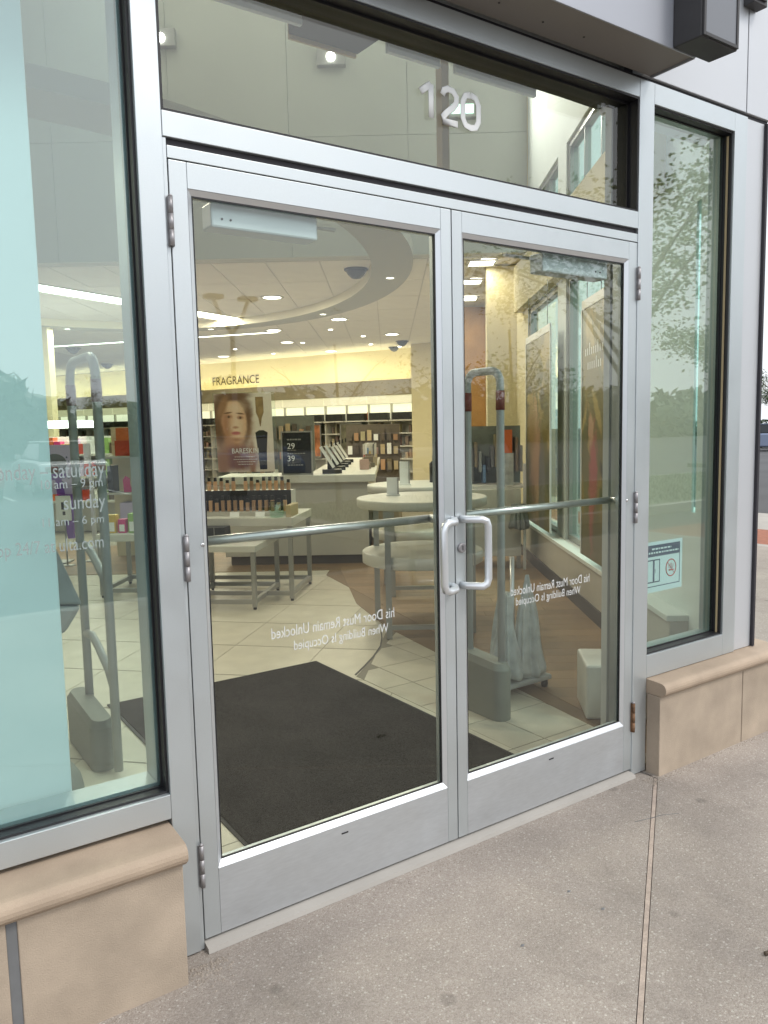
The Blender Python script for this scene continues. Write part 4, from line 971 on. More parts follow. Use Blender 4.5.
for i in range(nb):
    x1 = -.03 - i*.62
    for z in ((1.33, 1.03, .73) if i < 13 else (1.33,)):
        n_ = 5
        for k_ in range(n_):
            if random.random() < .14: continue
            h_ = random.uniform(.08,.24); cx = x1-.56+ (k_+.5)*.108
            if pk is None:
                b = MB(BACK @ TF((cx,-.3,z+.0005))); b.box(-.042,.042,-.06,.06,0,.2); pk = b.obj('perfume_box', M['product']); tag(pk, 'perfume box, first on the upper shelf of the first rear bay from the right', 'perfume box', 'perfume boxes on the rear shelves'); pk0 = pk.location.copy()
                pkc = Vector((cx,-.3,z))
            else:
                c = pk.copy(); COL.objects.link(c); c.location = pk0 + BACK.to_3x3() @ (Vector((cx,-.3,z))-pkc); c.scale = (random.uniform(.5,1.15),random.uniform(.5,1.1),h_/.2); c['label'] = 'perfume box, %s on the %s shelf of the %s rear bay from the right' % (ORD[k_], {1.33:'upper',1.03:'middle',.73:'lower'}[z], ORD[i])
# picture and poster in the rear bays
for (x_, w_, lab, m_) in ((-1.75,.62,'dark framed picture among the rear wall shelves','screen'),(-3.1,.95,'orange and brown poster among the rear wall shelves','orange')):
    t = thing('framed_picture', lab, 'picture', (x_, -.53, .9), BACK)
    b = MB(BACK); ring(b, x_-w_/2, x_+w_/2, .75, 1.58, -.53, -.505, .03); b.obj('frame', M['leg'], t)
    MB(BACK).box(x_-w_/2+.031, x_+w_/2-.031, -.52, -.51, .781, 1.549).obj('print', mat('print_'+m_, (.16,.15,.10) if m_=='screen' else (.42,.16,.07), .5, var=.7, vscale=5), t)

# ------------------------------------------------------------------ curved soffit ring
b = MB(STORE); n = 120; cu, cv = 5.25, -5.2; vs = []
for (au, av) in ((4.75,3.5),(5.15,3.95)):
    for z in (3.18, 3.2985):
        for i in range(n): a = 2*math.pi*i/n; vs.append((cv+av*math.cos(a), cu+au*math.sin(a), z))
fs = []
for i in range(n):
    j = (i+1) % n
    fs += [(i, j, 2*n+j, 2*n+i), (n+i, 3*n+i, 3*n+j, n+j), (2*n+i, 2*n+j, 3*n+j, 3*n+i)]
b.add(vs, fs); rs_ = struct(b.obj('curved_soffit', M['ring']))
b2 = MB(STORE); b2.v = [p.copy() for p in b.v[:2*n]]; b2.f = [(i, n+i, n+(i+1)%n, (i+1)%n) for i in range(n)]; b2.mi = [0]*n; b2.smooth = set(range(n)); b2.obj('inner_fascia', M['ring_lit'], rs_)
b = MB(STORE); b.box(-7.26,-7.05,9.4,9.62,-.004,CZ); o = b.obj('square_column', M['drywall_warm']); tag(o, 'square beige column rising to the ceiling seen through the left window', 'column')

# ------------------------------------------------------------------ lamps of the shop
def area_lamp(parent, T, sx, sy, energy, col=(1,.875,.66), shape='RECTANGLE', spread=None):
    ld = bpy.data.lights.new('bulb', 'AREA'); ld.shape = shape; ld.size = sx
    if shape in ('RECTANGLE','ELLIPSE'): ld.size_y = sy
    ld.energy = energy; ld.color = col
    lo = bpy.data.objects.new('bulb', ld); COL.objects.link(lo); lo.parent = parent
    lo.matrix_parent_inverse = WM[parent.name].inverted(); lo.matrix_world = T
    return lo
E_DL, E_ST = 19, 66
def downlight(v, u, lab, r=.15, sq=False, en=E_DL):
    t = thing('ceiling_light', lab, 'ceiling light', (v, u, CZ-.012), STORE, 'recessed lights in the shop ceiling')
    b = MB(STORE)
    if sq: b.box(v-r, v+r, u-r, u+r, CZ-.010, CZ-.002)
    else: b.lathe([(r*.86,-.010),(r*.86,-.002)], (v,u,CZ), 20)
    b.obj('diffuser', M['lamp_on'], t)
    b = MB(STORE)
    if sq:
        b.box(v-r-.03,v-r-.0005,u-r-.03,u+r+.03,CZ-.014,CZ-.001); b.box(v+r+.0005,v+r+.03,u-r-.03,u+r+.03,CZ-.014,CZ-.001); b.box(v-r,v+r,u-r-.03,u-r-.0005,CZ-.014,CZ-.001); b.box(v-r,v+r,u+r+.0005,u+r+.03,CZ-.014,CZ-.001)
    else: b.lathe([(r*.87,-.012),(r,-.014),(r+.02,-.002),(r*.87,-.002)], (v,u,CZ), 20, False)
    b.obj('trim', M['white'], t)
    area_lamp(t, STORE @ TF((v,u,CZ-.03)), r*2, r*2, en, shape='DISK')
DL = [(-3.155,7.80,'largest round ceiling light inside the curved soffit, above the left door'),(-2.355,10.14,'round ceiling light just past the curved soffit'),(-1.437,12.42,'round ceiling light beside the two small camera domes'),
      (-3.665,13.42,'round ceiling light low above the FRAGRANCE lettering'),(-2.88,15.5,'round ceiling light nearest the rear wall'),(-3.652,11.4,'round ceiling light right at the end of the thin strip'),
      (-7.286,10.09,'round ceiling light close to the square column'),(-6.3,13.0,'round ceiling light behind the thin strip, left window'),(-7.0,15.2,'round ceiling light far back through the left window'),(-5.6,16.2,'round ceiling light far back above the lettering'),
      (-9.5,7.0,'round ceiling light hidden beyond the display board')]
for v, u, lab in DL: downlight(v, u, lab, en=(E_DL if v > -7 else 5) if u < 15 else 6)
for v, u, lab in ((-.437,5.80,'square ceiling light right before the yellow wall'),(-.45,6.95,'square ceiling light second past the yellow wall edge'),(-.36,8.3,'square ceiling light third past the yellow wall edge')):
    downlight(v, u, lab, .14, True, 4)
def strip(p, q_, w_, lab, en):
    a, c_ = Vector((p[0],p[1],0)), Vector((q_[0],q_[1],0)); d_ = c_-a; ln = d_.length; ang = math.atan2(d_.y, d_.x)
    T_ = STORE @ TF((p[0],p[1],CZ)) @ Matrix.Rotation(ang, 4, 'Z')
    t = thing('strip_light', lab, 'ceiling light', (0,0,-.012), T_)
    MB(T_).box(0, ln, -w_/2, w_/2, -.012, -.002).obj('diffuser', M['strip_on'], t)
    b = MB(T_); b.box(-.02,-.0005,-w_/2-.02,w_/2+.02,-.016,-.001); b.box(ln+.0005,ln+.02,-w_/2-.02,w_/2+.02,-.016,-.001); b.box(0,ln,-w_/2-.02,-w_/2-.0005,-.016,-.001); b.box(0,ln,w_/2+.0005,w_/2+.02,-.016,-.001); b.obj('trim', M['white'], t)
    area_lamp(t, T_ @ TF((ln/2,0,-.03)), ln, w_, en)
strip((-6.6,5.55), (-4.12,9.85), .42, 'wide bright ceiling strip running across both the window and left door', E_ST*1.6)
strip((-8.75,13.25), (-3.62,11.62), .14, 'thin bright ceiling strip parallel to the rear wall', E_ST)
for i, (v,u) in enumerate(((-3.352,13.6),(-2.02,12.65),(-5.0,14.6),(-4.3,15.8),(-1.9,14.2),(-2.6,11.5),(-5.6,12.9),(-1.25,14.8))):
    b = MB(STORE); b.lathe([(.035,-.012),(.045,-.001)], (v,u,CZ-.001), 10); o = b.obj('spot_lamp', M['lamp_on']); tag(o, 'tiny bright spot lamp in the shop ceiling, '+['second from left, low row','right of the middle','left end, nearest rear wall','nearest the rear wall','nearest the two small domes','just past the curved soffit','beside the thin strip','right end under the small domes'][i], 'spot lamp', 'tiny spot lamps in the ceiling')
for i, (v,u,r_,lab) in enumerate(((-1.896,6.0,.125,'largest dark camera dome, next to the curved soffit'),(-1.378,14.9,.115,'lower of two small dark domes near the rear wall'),(-1.215,13.7,.125,'upper right of two small dark domes near the rear wall'),(-8.3,13.6,.14,'dark camera dome near the column, left window'),(-9.0,17.6,.14,'dark camera dome far back, left window'))):
    t = thing('camera_dome', lab, 'camera dome', (v,u,CZ-.02), STORE, 'dark camera domes on the ceiling')
    b = MB(STORE); b.lathe([(.002,-r_*.95),(r_*.4,-r_*.87),(r_*.75,-r_*.6),(r_*.95,-r_*.25),(r_,-.02)], (v,u,CZ-.001), 18); b.obj('dome', M['screen'], t)
    b = MB(STORE); b.lathe([(r_*1.12,-.02),(r_*1.15,-.001)], (v,u,CZ-.0005), 18); b.obj('rim', M['black'], t)
for i in range(10):  # only the lamp by the camera dome is known; others added as fill
    a_ = R(8 + i*36); v, u = -5.2+3.74*math.cos(a_), 5.25+4.96*math.sin(a_)
    if v < -8.6: continue
    t = thing('ring_lamp', 'small downlight in the underside of the curved soffit, %s' % ['right edge by the camera dome','added, far right curve','added, far side above the lettering','added, far left curve','added, far left end','added, left side','added, left near curve','added, near side by the left window','added, near right curve over the mat','added, right near curve over the table'][i], 'ceiling light', (v,u,3.165), STORE, 'downlights in the curved soffit')
    b = MB(STORE); b.lathe([(.045,-.006),(.045,-.001)], (v,u,3.18), 14); b.obj('lens', M['lamp_on'], t)
    b = MB(STORE); b.lathe([(.046,-.009),(.06,-.008),(.064,-.001)], (v,u,3.18), 14, False); b.obj('trim', M['white'], t)
    area_lamp(t, STORE @ TF((v,u,3.16)), .09, .09, 19, (1,.88,.66), 'DISK')
# flood lamps on the bulkhead
for (v,z,lab,en) in ((-2.08,5.33,'bright flood lamp on the bulkhead left of the number',55),(-3.87,5.56,'bright flood lamp at the far left of the bulkhead',55),(-.70,4.77,'greenish lamp on the bulkhead right behind the number',15)):
    t = thing('flood_lamp', lab, 'lamp', (v,5.26,z), STORE)
    MB(STORE).box(v-.15,v+.15,5.22,5.2995,z-.08,z+.10).obj('housing', M['leg'], t, .004)
    b = MB(STORE)
    if v < -1: b.prism([(v+.045*math.cos(i*math.pi/8), z+.045*math.sin(i*math.pi/8)) for i in range(16)], 5.205, 5.2195, 'y')
    else: b.box(v-.12,v+.12,5.205,5.2195,z-.045,z+.045)
    b.obj('lens', M['spot_on'] if v < -1 else M['exit_on'], t)
    area_lamp(t, STORE @ TF((v,5.19,z)) @ Matrix.Rotation(R(-90),4,'X'), .2, .2, en, (1,.95,.86))

# ------------------------------------------------------------------ things seen through the left window
gd = thing('display_shelf', 'white shop shelf of colourful goods with a lit top', 'shelf', (-5.9, 8, 0), STORE)
MB(STORE).box(-7.0,-4.6,8.0,8.35,.003,1.40).obj('back_panel', M['white'], gd)
MB(STORE).box(-7.0,-5.95,7.78,8.35,1.53,1.63).obj('lit_top', M['lamp_on'], gd)
for z in (.45,.80,1.12): MB(STORE).box(-7.0,-4.6,7.70,7.9995,z,z+.03).obj('shelf', M['white'], gd)
cols = ['orange','yellow','redbox','green','blue','magenta','lilac','paper','product']
i = 0
for z in (.4805,.8305,1.1505):
    v = -6.95
    while v < -4.7:
        w_ = random.uniform(.08,.16); h_ = random.uniform(.14,.27)
        o = MB(STORE).box(v, v+w_, 7.74, 7.9, z, z+h_).obj('packet', M[cols[(i*5+3) % 9]]); k2 = sum(1 for c_ in COL.objects if c_.get('zrow') == z); o['zrow'] = z; tag(o, '%s packet, %s from the left on the %s board of the lit-top shelf' % ({'redbox':'red','lilac':'lilac','paper':'white','product':'brown'}.get(cols[(i*5+3) % 9], cols[(i*5+3) % 9]), ORD[k2], {.4805:'low',.8305:'middle',1.1505:'top'}[z]), 'packet', 'packets on the lit-top shelf'); v += w_+.012; i += 1
hd = thing('poster', 'lilac poster with a purple hairdryer seen through the left window', 'poster', (-5.15,5.0,.7), STORE)
MB(STORE).box(-5.50,-4.975,5.0,5.02,.78,1.315).obj('sheet', M['lilac'], hd)
PT = STORE @ TF((-5.24,4.9985,.78))
flat = lambda name, polys, m_: (lambda b: ([b.add(p, [list(range(len(p)))]) for p in polys], b.obj(name, m_, hd))[1])(MB(PT))
flat('print_disc', [ell(.06,.33,.13,.11,0)], M['slate'])
flat('print_dryer', [[(-.02,-.0004,.22),(.17,-.0004,.225),(.17,-.0004,.18),(.12,-.0004,.17),(.15,-.0004,0),(.06,-.0004,0),(.05,-.0004,.16),(-.02,-.0004,.15)]], M['purple'])
flat('print_dots', [ell(.19+.03*(i%3)-.01*i,.40-.045*i,.010,.010,-.0004,8) for i in range(7)], M['navy'])
MB(STORE).box(-5.30,-5.26,5.021,5.06,.003,1.31).obj('post', M['leg'], hd); MB(STORE).box(-5.42,-5.14,5.021,5.25,.003,.02).obj('foot', M['leg'], hd)
pn = thing('price_card', 'white price card on a stand below the lilac poster', 'price card', (-5.08,4.9,.5), STORE)
MB(STORE).box(-5.16,-5.0,4.90,4.912,.50,.77).obj('card', M['paper'], pn)
b = MB(STORE); b.box(-5.10,-5.07,4.898,4.8995,.62,.70); b.box(-5.09,-5.06,4.898,4.8995,.56,.60); b.obj('print', M['black'], pn)
MB(STORE).box(-5.085,-5.07,4.9125,4.925,.003,.75).obj('stem', M['leg'], pn); MB(STORE).box(-5.16,-5.0,4.87,4.96,.0031,.012).obj('foot', M['leg'], pn)
o = MB(STORE).hexa([(-5.06,4.93,.30),(-5.0,4.93,.30),(-5.0,4.99,.30),(-5.06,4.99,.30),(-5.14,4.93,.78),(-4.97,4.93,.78),(-4.97,4.99,.78),(-5.14,4.99,.78)]).obj('purple_pouch', M['purple']); tag(o, 'purple tapering pouch under the lilac poster', 'pouch')
wp = thing('white_post', 'thin white sign post behind the left security gate', 'post', (-4.86,5.2,0), STORE)
MB(STORE).box(-4.90,-4.86,5.2,5.24,.003,1.05).obj('post', M['white_edge'], wp); MB(STORE).box(-4.94,-4.86,5.19,5.1995,1.1,1.32).obj('label', M['white_edge'], wp); MB(STORE).box(-4.89,-4.87,5.21,5.23,1.051,1.099).obj('neck', M['leg'], wp); MB(STORE).box(-4.98,-4.78,5.12,5.32,.0031,.015).obj('foot', M['leg'], wp)
sh2 = thing('display_shelf', 'cream shop shelf with red cartons and pink fans', 'shelf', (-4.3,5.5,0), STORE)
MB(STORE).box(-4.75,-3.9,5.55,5.62,.003,1.5).obj('back_panel', M['drywall_warm'], sh2)
for z in (.42,.74,1.15): MB(STORE).box(-4.75,-3.9,5.25,5.5495,z,z+.025).obj('shelf', M['white'], sh2)
for (v0,v1,z,h_,m_,lab) in ((-4.62,-4.30,1.1755,.17,'redbox','red carton lower in the stack on the cream shelf'),(-4.60,-4.32,1.346,.14,'orange','orange carton stacked over the red one'),(-4.28,-4.1,1.1755,.24,'redbox','upright red carton at the right of the cream shelf'),(-4.72,-4.66,.7655,.30,'screen','dark bottle left on the cream shelf'),(-4.05,-3.92,.7655,.2,'yellow','yellow carton right on the cream shelf'),(-4.6,-4.45,.4455,.2,'lilac','lilac carton low on the cream shelf')):
    o = MB(STORE).box(v0,v1,5.28,5.48,z,z+h_).obj('carton', M[m_], None, .003); tag(o, lab, 'carton')
for i in range(3):
    b = MB(STORE @ TF((-4.50+i*.13,5.30,.7655)) @ Matrix.Rotation(R(18),4,'X'))
    b.prism([(-.05,0),(.05,0),(.075,.05),(.03,.06),(.035,.16),(-.01,.19),(-.04,.15)], 0, .02, 'y'); o = b.obj('pink_fan', M['magenta']); tag(o, '%s pink fan-shaped toy standing on the cream shelf' % ('leftmost','middle','rightmost')[i], 'fan', 'pink fans on the cream shelf')
for i, (x, w_, h_, m_) in enumerate(((.03,.10,.16,'yellow'),(.15,.07,.12,'magenta'),(.24,.10,.17,'green'),(.36,.06,.10,'blue'),(.44,.10,.16,'paper'),(.56,.12,.13,'orange'))):
    lab = {'yellow':'yellow','magenta':'pink','green':'green','blue':'blue','paper':'white','orange':'orange'}[m_]
    t = thing('packet', lab+' packet on the low table seen through the left window', 'packet', (x+w_/2,.14,.556), T3)
    MB(T3).box(x,x+w_,.10,.18,.5558,.5558+h_).obj('body', M[m_], t, .004); MB(T3).box(x+.012,x+w_-.012,.0985,.0997,.57,.57+h_*.5).obj('label', M['paper'] if m_ != 'paper' else M['green'], t)
# grey bag hanging by the hidden gate
bgm = MB(); 
def bag(b, cx, cy, z0, z1, r0, r1, seed, ny=14, flatn=.6):
    rs = random.Random(seed); n = 96; rows_ = 18; vs = []; ph = [rs.uniform(0,6.28) for _ in range(5)]
    for i in range(rows_):
        f = i/(rows_-1); r_ = r0+(r1-r0)*f**.62*(1-.10*math.sin(f*7+ph[4]))
        if i == 0: r_ *= .82
        for k_ in range(n):
            a = 2*math.pi*k_/n; m_ = 1+.12*math.sin(5*a+ph[0]+f*1.2)+.13*math.sin(9*a+ph[1]-f*.8)+.09*math.sin(13*a+ph[2]+f)
            vs.append((cx+r_*m_*math.cos(a), cy+r_*m_*flatn*math.sin(a), z0+(z1-z0)*f+.012*math.sin(3*a+ph[3])*(1-f)))
    fs = [(i*n+k_, i*n+(k_+1)%n, (i+1)*n+(k_+1)%n, (i+1)*n+k_) for i in range(rows_-1) for k_ in range(n)]
    fs += [list(range(n))[::-1], list(range((rows_-1)*n, rows_*n))]
    b.add(vs, fs, True)
t = thing('shopping_bag', 'grey plastic bag hanging next to the left security gate', 'bag', (-1.07,1.0,.72))
b = MB(TF((0,0,-.10))); b.hexa([(-1.16,.94,.80),(-1.035,.94,.80),(-1.035,1.06,.80),(-1.16,1.06,.80),(-1.17,.92,.93),(-.975,.92,.90),(-.975,1.08,.90),(-1.17,1.08,.93)]); b.obj('bottom', M['greybag'], t, .02)
b = MB(TF((0,0,-.10))); b.hexa([(-1.17,.92,.931),(-.976,.92,.901),(-.976,1.08,.901),(-1.17,1.08,.931),(-1.15,.97,1.16),(-1.06,.97,1.16),(-1.06,1.03,1.16),(-1.15,1.03,1.16)]); b.obj('body', M['greybag'], t, .012)
b = MB(TF((0,0,-.10))); b.tube([(-1.10,1.0,1.155),(-1.09,1.02,1.22),(-1.05,1.04,1.27)], .006, 6); b.obj('strap', M['greybag'], t)

# ------------------------------------------------------------------ things seen through the right door
for (u0,u1,lab,seed) in ((1.72,2.33,'poster hanging in the side window nearer the doors',1),(3.48,4.66,'poster hanging in the side window beside the yellow wall',2)):
    t = thing('hanging_poster', lab, 'poster', (-.12,(u0+u1)/2,.5), STORE, 'posters hanging in the side windows')
    rr = random.Random(seed+20); ly = []
    W_ = u1-u0                                  # sheet frame: y along the wall from the sheet's middle, z up from .5
    for k_ in range(26):
        ly.append((rr.uniform(-.5,.5)*W_, rr.uniform(.3,1.75), rr.uniform(.05,.16)*W_, rr.uniform(.05,.22), rr.uniform(-1,1), .35, rr.choice([(.16,.13,.03),(.07,.07,.02),(.22,.15,.04),(.09,.10,.03),(.03,.027,.012),(.34,.26,.09)])))
    if seed == 2: ly += [(.10,.42,.30,.55,.1,.4,(.42,.25,.15)),(-.22,.30,.15,.48,0,.4,(.13,.12,.10)),(.12,1.02,.12,.16,0,.3,(.45,.28,.18)),(.30,.9,.2,.3,.3,.6,(.28,.18,.07))]
    else: ly += [(-.02,.45,.11,.42,0,.35,(.34,.08,.08)),(.05,.88,.07,.11,0,.3,(.45,.27,.18)),(-.12,.15,.12,.25,0,.5,(.12,.10,.04))]
    pm_ = soft_print('photo_print_%d' % seed, (.13,.11,.035), ly, axes='yz', noise=.6, nscale=14)
    MB(STORE).box(-.126,-.120,u0,u1,.45,2.235).obj('sheet', pm_, t)
    MB(STORE).box(-.130,-.116,u0-.01,u1+.01,2.2355,2.30).obj('top_rail', M['white_edge'], t)
    MB(STORE).box(-.130,-.116,u0-.022,u0-.0005,.45,2.235).obj('side_rail', M['white_edge'], t); MB(STORE).box(-.130,-.116,u1+.0005,u1+.022,.45,2.235).obj('side_rail', M['white_edge'], t)
    for uu in (u0+.12,u1-.12): b = MB(STORE); b.tube([(-.123,uu,2.3005),(-.123,uu,2.69)], .003, 6); b.obj('cord', M['leg'], t)
    if seed == 1:
        b = MB(STORE)
        for k_ in range(9): u_ = u0+.06+k_*.055; b.box(-.1272,-.1265,u_,u_+.022,1.90,1.90+rr.choice((.05,.05,.085)))
        for k_ in range(7): u_ = u0+.10+k_*.055; b.box(-.1272,-.1265,u_,u_+.022,1.80,1.80+rr.choice((.05,.05,.08)))
        b.obj('print_strokes', M['paper'], t)
o = MB(TF((1.19,.485,0)) @ Matrix.Rotation(R(-40),4,'Z')).box(0,.34,0,.30,.0035,.27).obj('white_box', M['white'], None, .012); tag(o, 'white rounded box on the wood floor by the wing wall', 'box')
cb = thing('cabinet', 'white cabinet on legs before the yellow wall', 'cabinet', (-.5,4.3,0), STORE)
MB(STORE).box(-.78,-.26,4.2,4.75,.13,.80).obj('body', M['white'], cb, .006)
for v in (-.77,-.30): MB(STORE).box(v,v+.035,4.21,4.245,.003,.1295).obj('leg', M['leg'], cb); MB(STORE).box(v,v+.035,4.70,4.735,.003,.1295).obj('leg', M['leg'], cb)
MB(STORE).box(-.245,-.22,4.15,4.18,.003,1.05).obj('post', M['white_edge'], cb)
MB(STORE).box(-.80,-.18,4.72,4.75,.801,1.42).obj('peg_panel', M['peg'], cb)
MB(STORE).box(-.80,-.20,4.25,4.719,.801,.83).obj('ledge', M['white'], cb)
for i in range(14):
    v = -.76+i*.042; h_ = random.uniform(.15,.4); z = random.choice((.84,.95,1.0))
    o = MB(STORE).box(v,v+.03,4.55,4.70,z,z+h_).obj('hanging_pack', M[['screen','slate','product','leg','blue'][i % 5]]); tag(o, 'narrow package hanging above the white cabinet, %s from the left' % ORD[i], 'package', 'packages above the white cabinet')
o = MB(STORE).box(-.42,-.33,4.30,4.31,1.15,1.38).obj('orange_card', M['orange']); tag(o, 'orange card standing above the white cabinet', 'card')
o = MB(STORE).box(-.41,-.32,4.28,4.30,.831,1.149).obj('card_holder', M['bag']); tag(o, 'clear holder carrying the orange card', 'holder')
og = MB(STORE).box(-.34,-.0005,9.0,9.1,.003,3.28).obj('amber_wall', mat('amber_paint', (.40,.22,.08), .6, var=.35, vscale=2)); struct(og)
b = MB(STORE); bag(b, -.30, 4.10, .42, .66, .10, .06, 21, flatn=.8); o = b.obj('shopping_bag', M['greybag']); tag(o, 'crumpled grey bag hanging at the right end of the white cabinet', 'bag')
# bag stand
bs = thing('bag_stand', 'wire stand of clear plastic bags behind the right security gate', 'bag stand', (1.25,1.03,0))
b = MB(); b.box(1.06,1.42,.92,1.16,.045,.075); b.obj('tray', M['gate'], bs, .01)
for (x,y) in ((1.09,.95),(1.39,.95),(1.09,1.13),(1.39,1.13)): b = MB(); b.lathe([(.016,.004),(.02,.02),(.016,.044)], (x,y,0), 10); b.obj('caster', M['black'], bs)
b = MB(); b.tube([(1.24,1.04,.076),(1.24,1.04,.72)], .012, 10); b.obj('pole', M['steel'], bs)
for i, (x,y,z0,z1,r0,r1) in enumerate(((1.31,1.0,.085,.62,.125,.02),(1.14,.98,.09,.55,.11,.025),(1.22,1.10,.09,.58,.10,.02))):
    b = MB(); bag(b, x, y, z0, z1, r0, r1, i+3, flatn=.72); o = b.obj('plastic_bag', M['bag']); tag(o, ['clear plastic bag at the lower right of the bag stand','clear plastic bag at the lower left of the bag stand','clear plastic bag low behind the stand pole','clear plastic bag at the upper right of the bag stand','clear plastic bag at the upper left of the bag stand'][i], 'bag', 'clear bags on the bag stand')

# ================================================================== OUTSIDE: trees, cars, street lamp (seen in the glass)
def tree(x, y, h, rad, nleaf, lsize, lm, label, seed, nl=9, ns=2):
    rs = random.Random(seed); t = thing('tree', label, 'tree', (x,y,-.17))
    b = MB(); th = h*.34
    P = [(x,y,-.2),(x+rs.uniform(-.05,.05),y,th*.5),(x+rs.uniform(-.1,.1),y+rs.uniform(-.1,.1),th),(x+rs.uniform(-.2,.2),y+rs.uniform(-.2,.2),h*.8)]
    b.tube(P, .035*h/2, 10, r1=.02); b.obj('trunk', M['bark'], t)
    tips = []; b = MB()
    for i in range(nl):
        a = i*2.4+rs.uniform(-.3,.3); z0 = th*(.75+.55*i/nl); z0 = min(z0, h*.62); rr = rad*rs.uniform(.55,1.0); z1 = z0+h*rs.uniform(.14,.36)
        p0 = Vector((x,y,z0)); p3 = Vector((x+rr*math.cos(a),y+rr*math.sin(a),min(z1,h*.97))); p1 = p0.lerp(p3,.4)+Vector((0,0,.04*h)); 
        b.tube([p0,p1,p0.lerp(p3,.75)+Vector((0,0,.03*h)),p3], .012*h/2, 6, r1=.006)
        for k_ in range(ns):
            q0 = p0.lerp(p3, rs.uniform(.4,.9)); q1 = q0+Vector((rs.uniform(-1,1),rs.uniform(-1,1),rs.uniform(-.1,.9)))*rad*.42; b.tube([q0,q1], .010, 5, r1=.004); tips += [q1, q0.lerp(q1,.6)]
        tips += [p3, p1.lerp(p3,.6)]
    b.obj('limbs', M['bark'], t)
    b = MB(); tips.append(Vector((x,y,h*.95)))
    for i in range(nleaf):
        c_ = rs.choice(tips); s_ = rad*.115
        p = c_+Vector((rs.gauss(0,s_),rs.gauss(0,s_),rs.gauss(0,s_*.7)))
        u_ = Vector((rs.uniform(-1,1),rs.uniform(-1,1),rs.uniform(-.7,.4))).normalized(); w_ = u_.cross(Vector((rs.uniform(-1,1),rs.uniform(-1,1),rs.uniform(-1,1)))).normalized(); l_ = lsize*rs.uniform(.6,1.3)
        b.add([p-u_*l_*.5, p+w_*l_*.28, p+u_*l_*.5, p-w_*l_*.28], [(0,1,2,3)])
    b.obj('crown', lm, t)
    return t
ta = tree(10.2, -7.5, 7.6, 3.0, 6500, .10, M['leaf'], 'leafy young tree on the grass island nearest the shop', 3)
tb = tree(24.6, -13.4, 7.6, 3.0, 6000, .12, M['leaf_dark'], 'darker tree on the grass island past the nearest one', 5)
tree(5.7, -10.2, 3.7, 1.35, 500, .05, M['leaf'], 'sparse small tree at the near end of the grass island', 8)
tree(7.3, -7.4, 3.7, 1.45, 2600, .07, M['leaf'], 'slim pale green tree on the grass island edge', 11)
tree(21.5, -10.6, 6.2, 2.6, 5000, .13, M['leaf'], 'far tree at the end of the grass island', 12)
def place(src, x, y, s, rz, lab): dup(src, TF((x,y,-.17)) @ Matrix.Rotation(rz,4,'Z') @ Matrix.Scale(s,4), lab, 'trees past the parking lot')
for i, (x, y, s) in enumerate(((2.6,-29,.42),(9,-40,.6),(17,-44,.62),(25,-40,.55),(-4,-44,.6),(-13,-42,.6),(33,-40,.55),(44,-34,.5),(-22,-38,.55),(31,-46,.55))):
    place(ta if i % 2 else tb, x, y, s, i*1.3, ['small tree across the lot straight out from the doors','tall tree at the lot edge, first to the right of the red car','tall tree at the lot edge behind the dark blue car','tall tree at the lot edge right of the grey beige car','tall tree at the lot edge behind the white car','tall tree at the lot edge behind the black car','tree at the far right edge of the lot','tree at the rightmost corner of the lot','tree at the far left corner of the lot','lower tree right of the lot before the far corner'][i])
place(tb, 44, 23.0, .8, .4, 'bushy tree past the road by the corner'); place(ta, 50, 30, .85, 2.2, 'second tree past the road by the corner')
wd = MB(); rw_ = random.Random(4)
for i in range(16000):
    x = rw_.uniform(-70, 95); y = -58+rw_.uniform(-4, 4); hh = .62*(6.2+1.6*math.sin(x*.31)+1.1*math.sin(x*.83+1)+.8*math.sin(x*1.9))
    z = rw_.uniform(-.1, 1)**.8*hh if rw_.random() > .02 else hh
    z = z.real if isinstance(z, complex) else z
    p = Vector((x,y,max(z,-.1))); u_ = Vector([rw_.uniform(-1,1) for _ in range(3)]).normalized()*.75; w_ = u_.cross(Vector((rw_.uniform(-1,1),.4,1))).normalized()*.45
    wd.add([p-u_,p+w_,p+u_,p-w_], [(0,1,2,3)])
o = wd.obj('treeline', M['leaf_dark']); tag(o, 'dark far treeline behind the parking lot', 'treeline', kind='stuff')
# hedge beyond the road at the corner
hb = MB(); 
for i in range(5000):
    x = random.uniform(42,47); y = random.uniform(20,34); z = random.uniform(-.1,1.5); p = Vector((x,y,z)); u_ = Vector([random.uniform(-1,1) for _ in range(3)]).normalized()*.12; w_ = u_.cross(Vector((0,.3,1))).normalized()*.07
    hb.add([p-u_,p+w_,p+u_,p-w_], [(0,1,2,3)])
o = hb.obj('hedge', M['leaf_dark']); tag(o, 'dark clipped hedge past the road beyond the corner', 'hedge', kind='stuff')

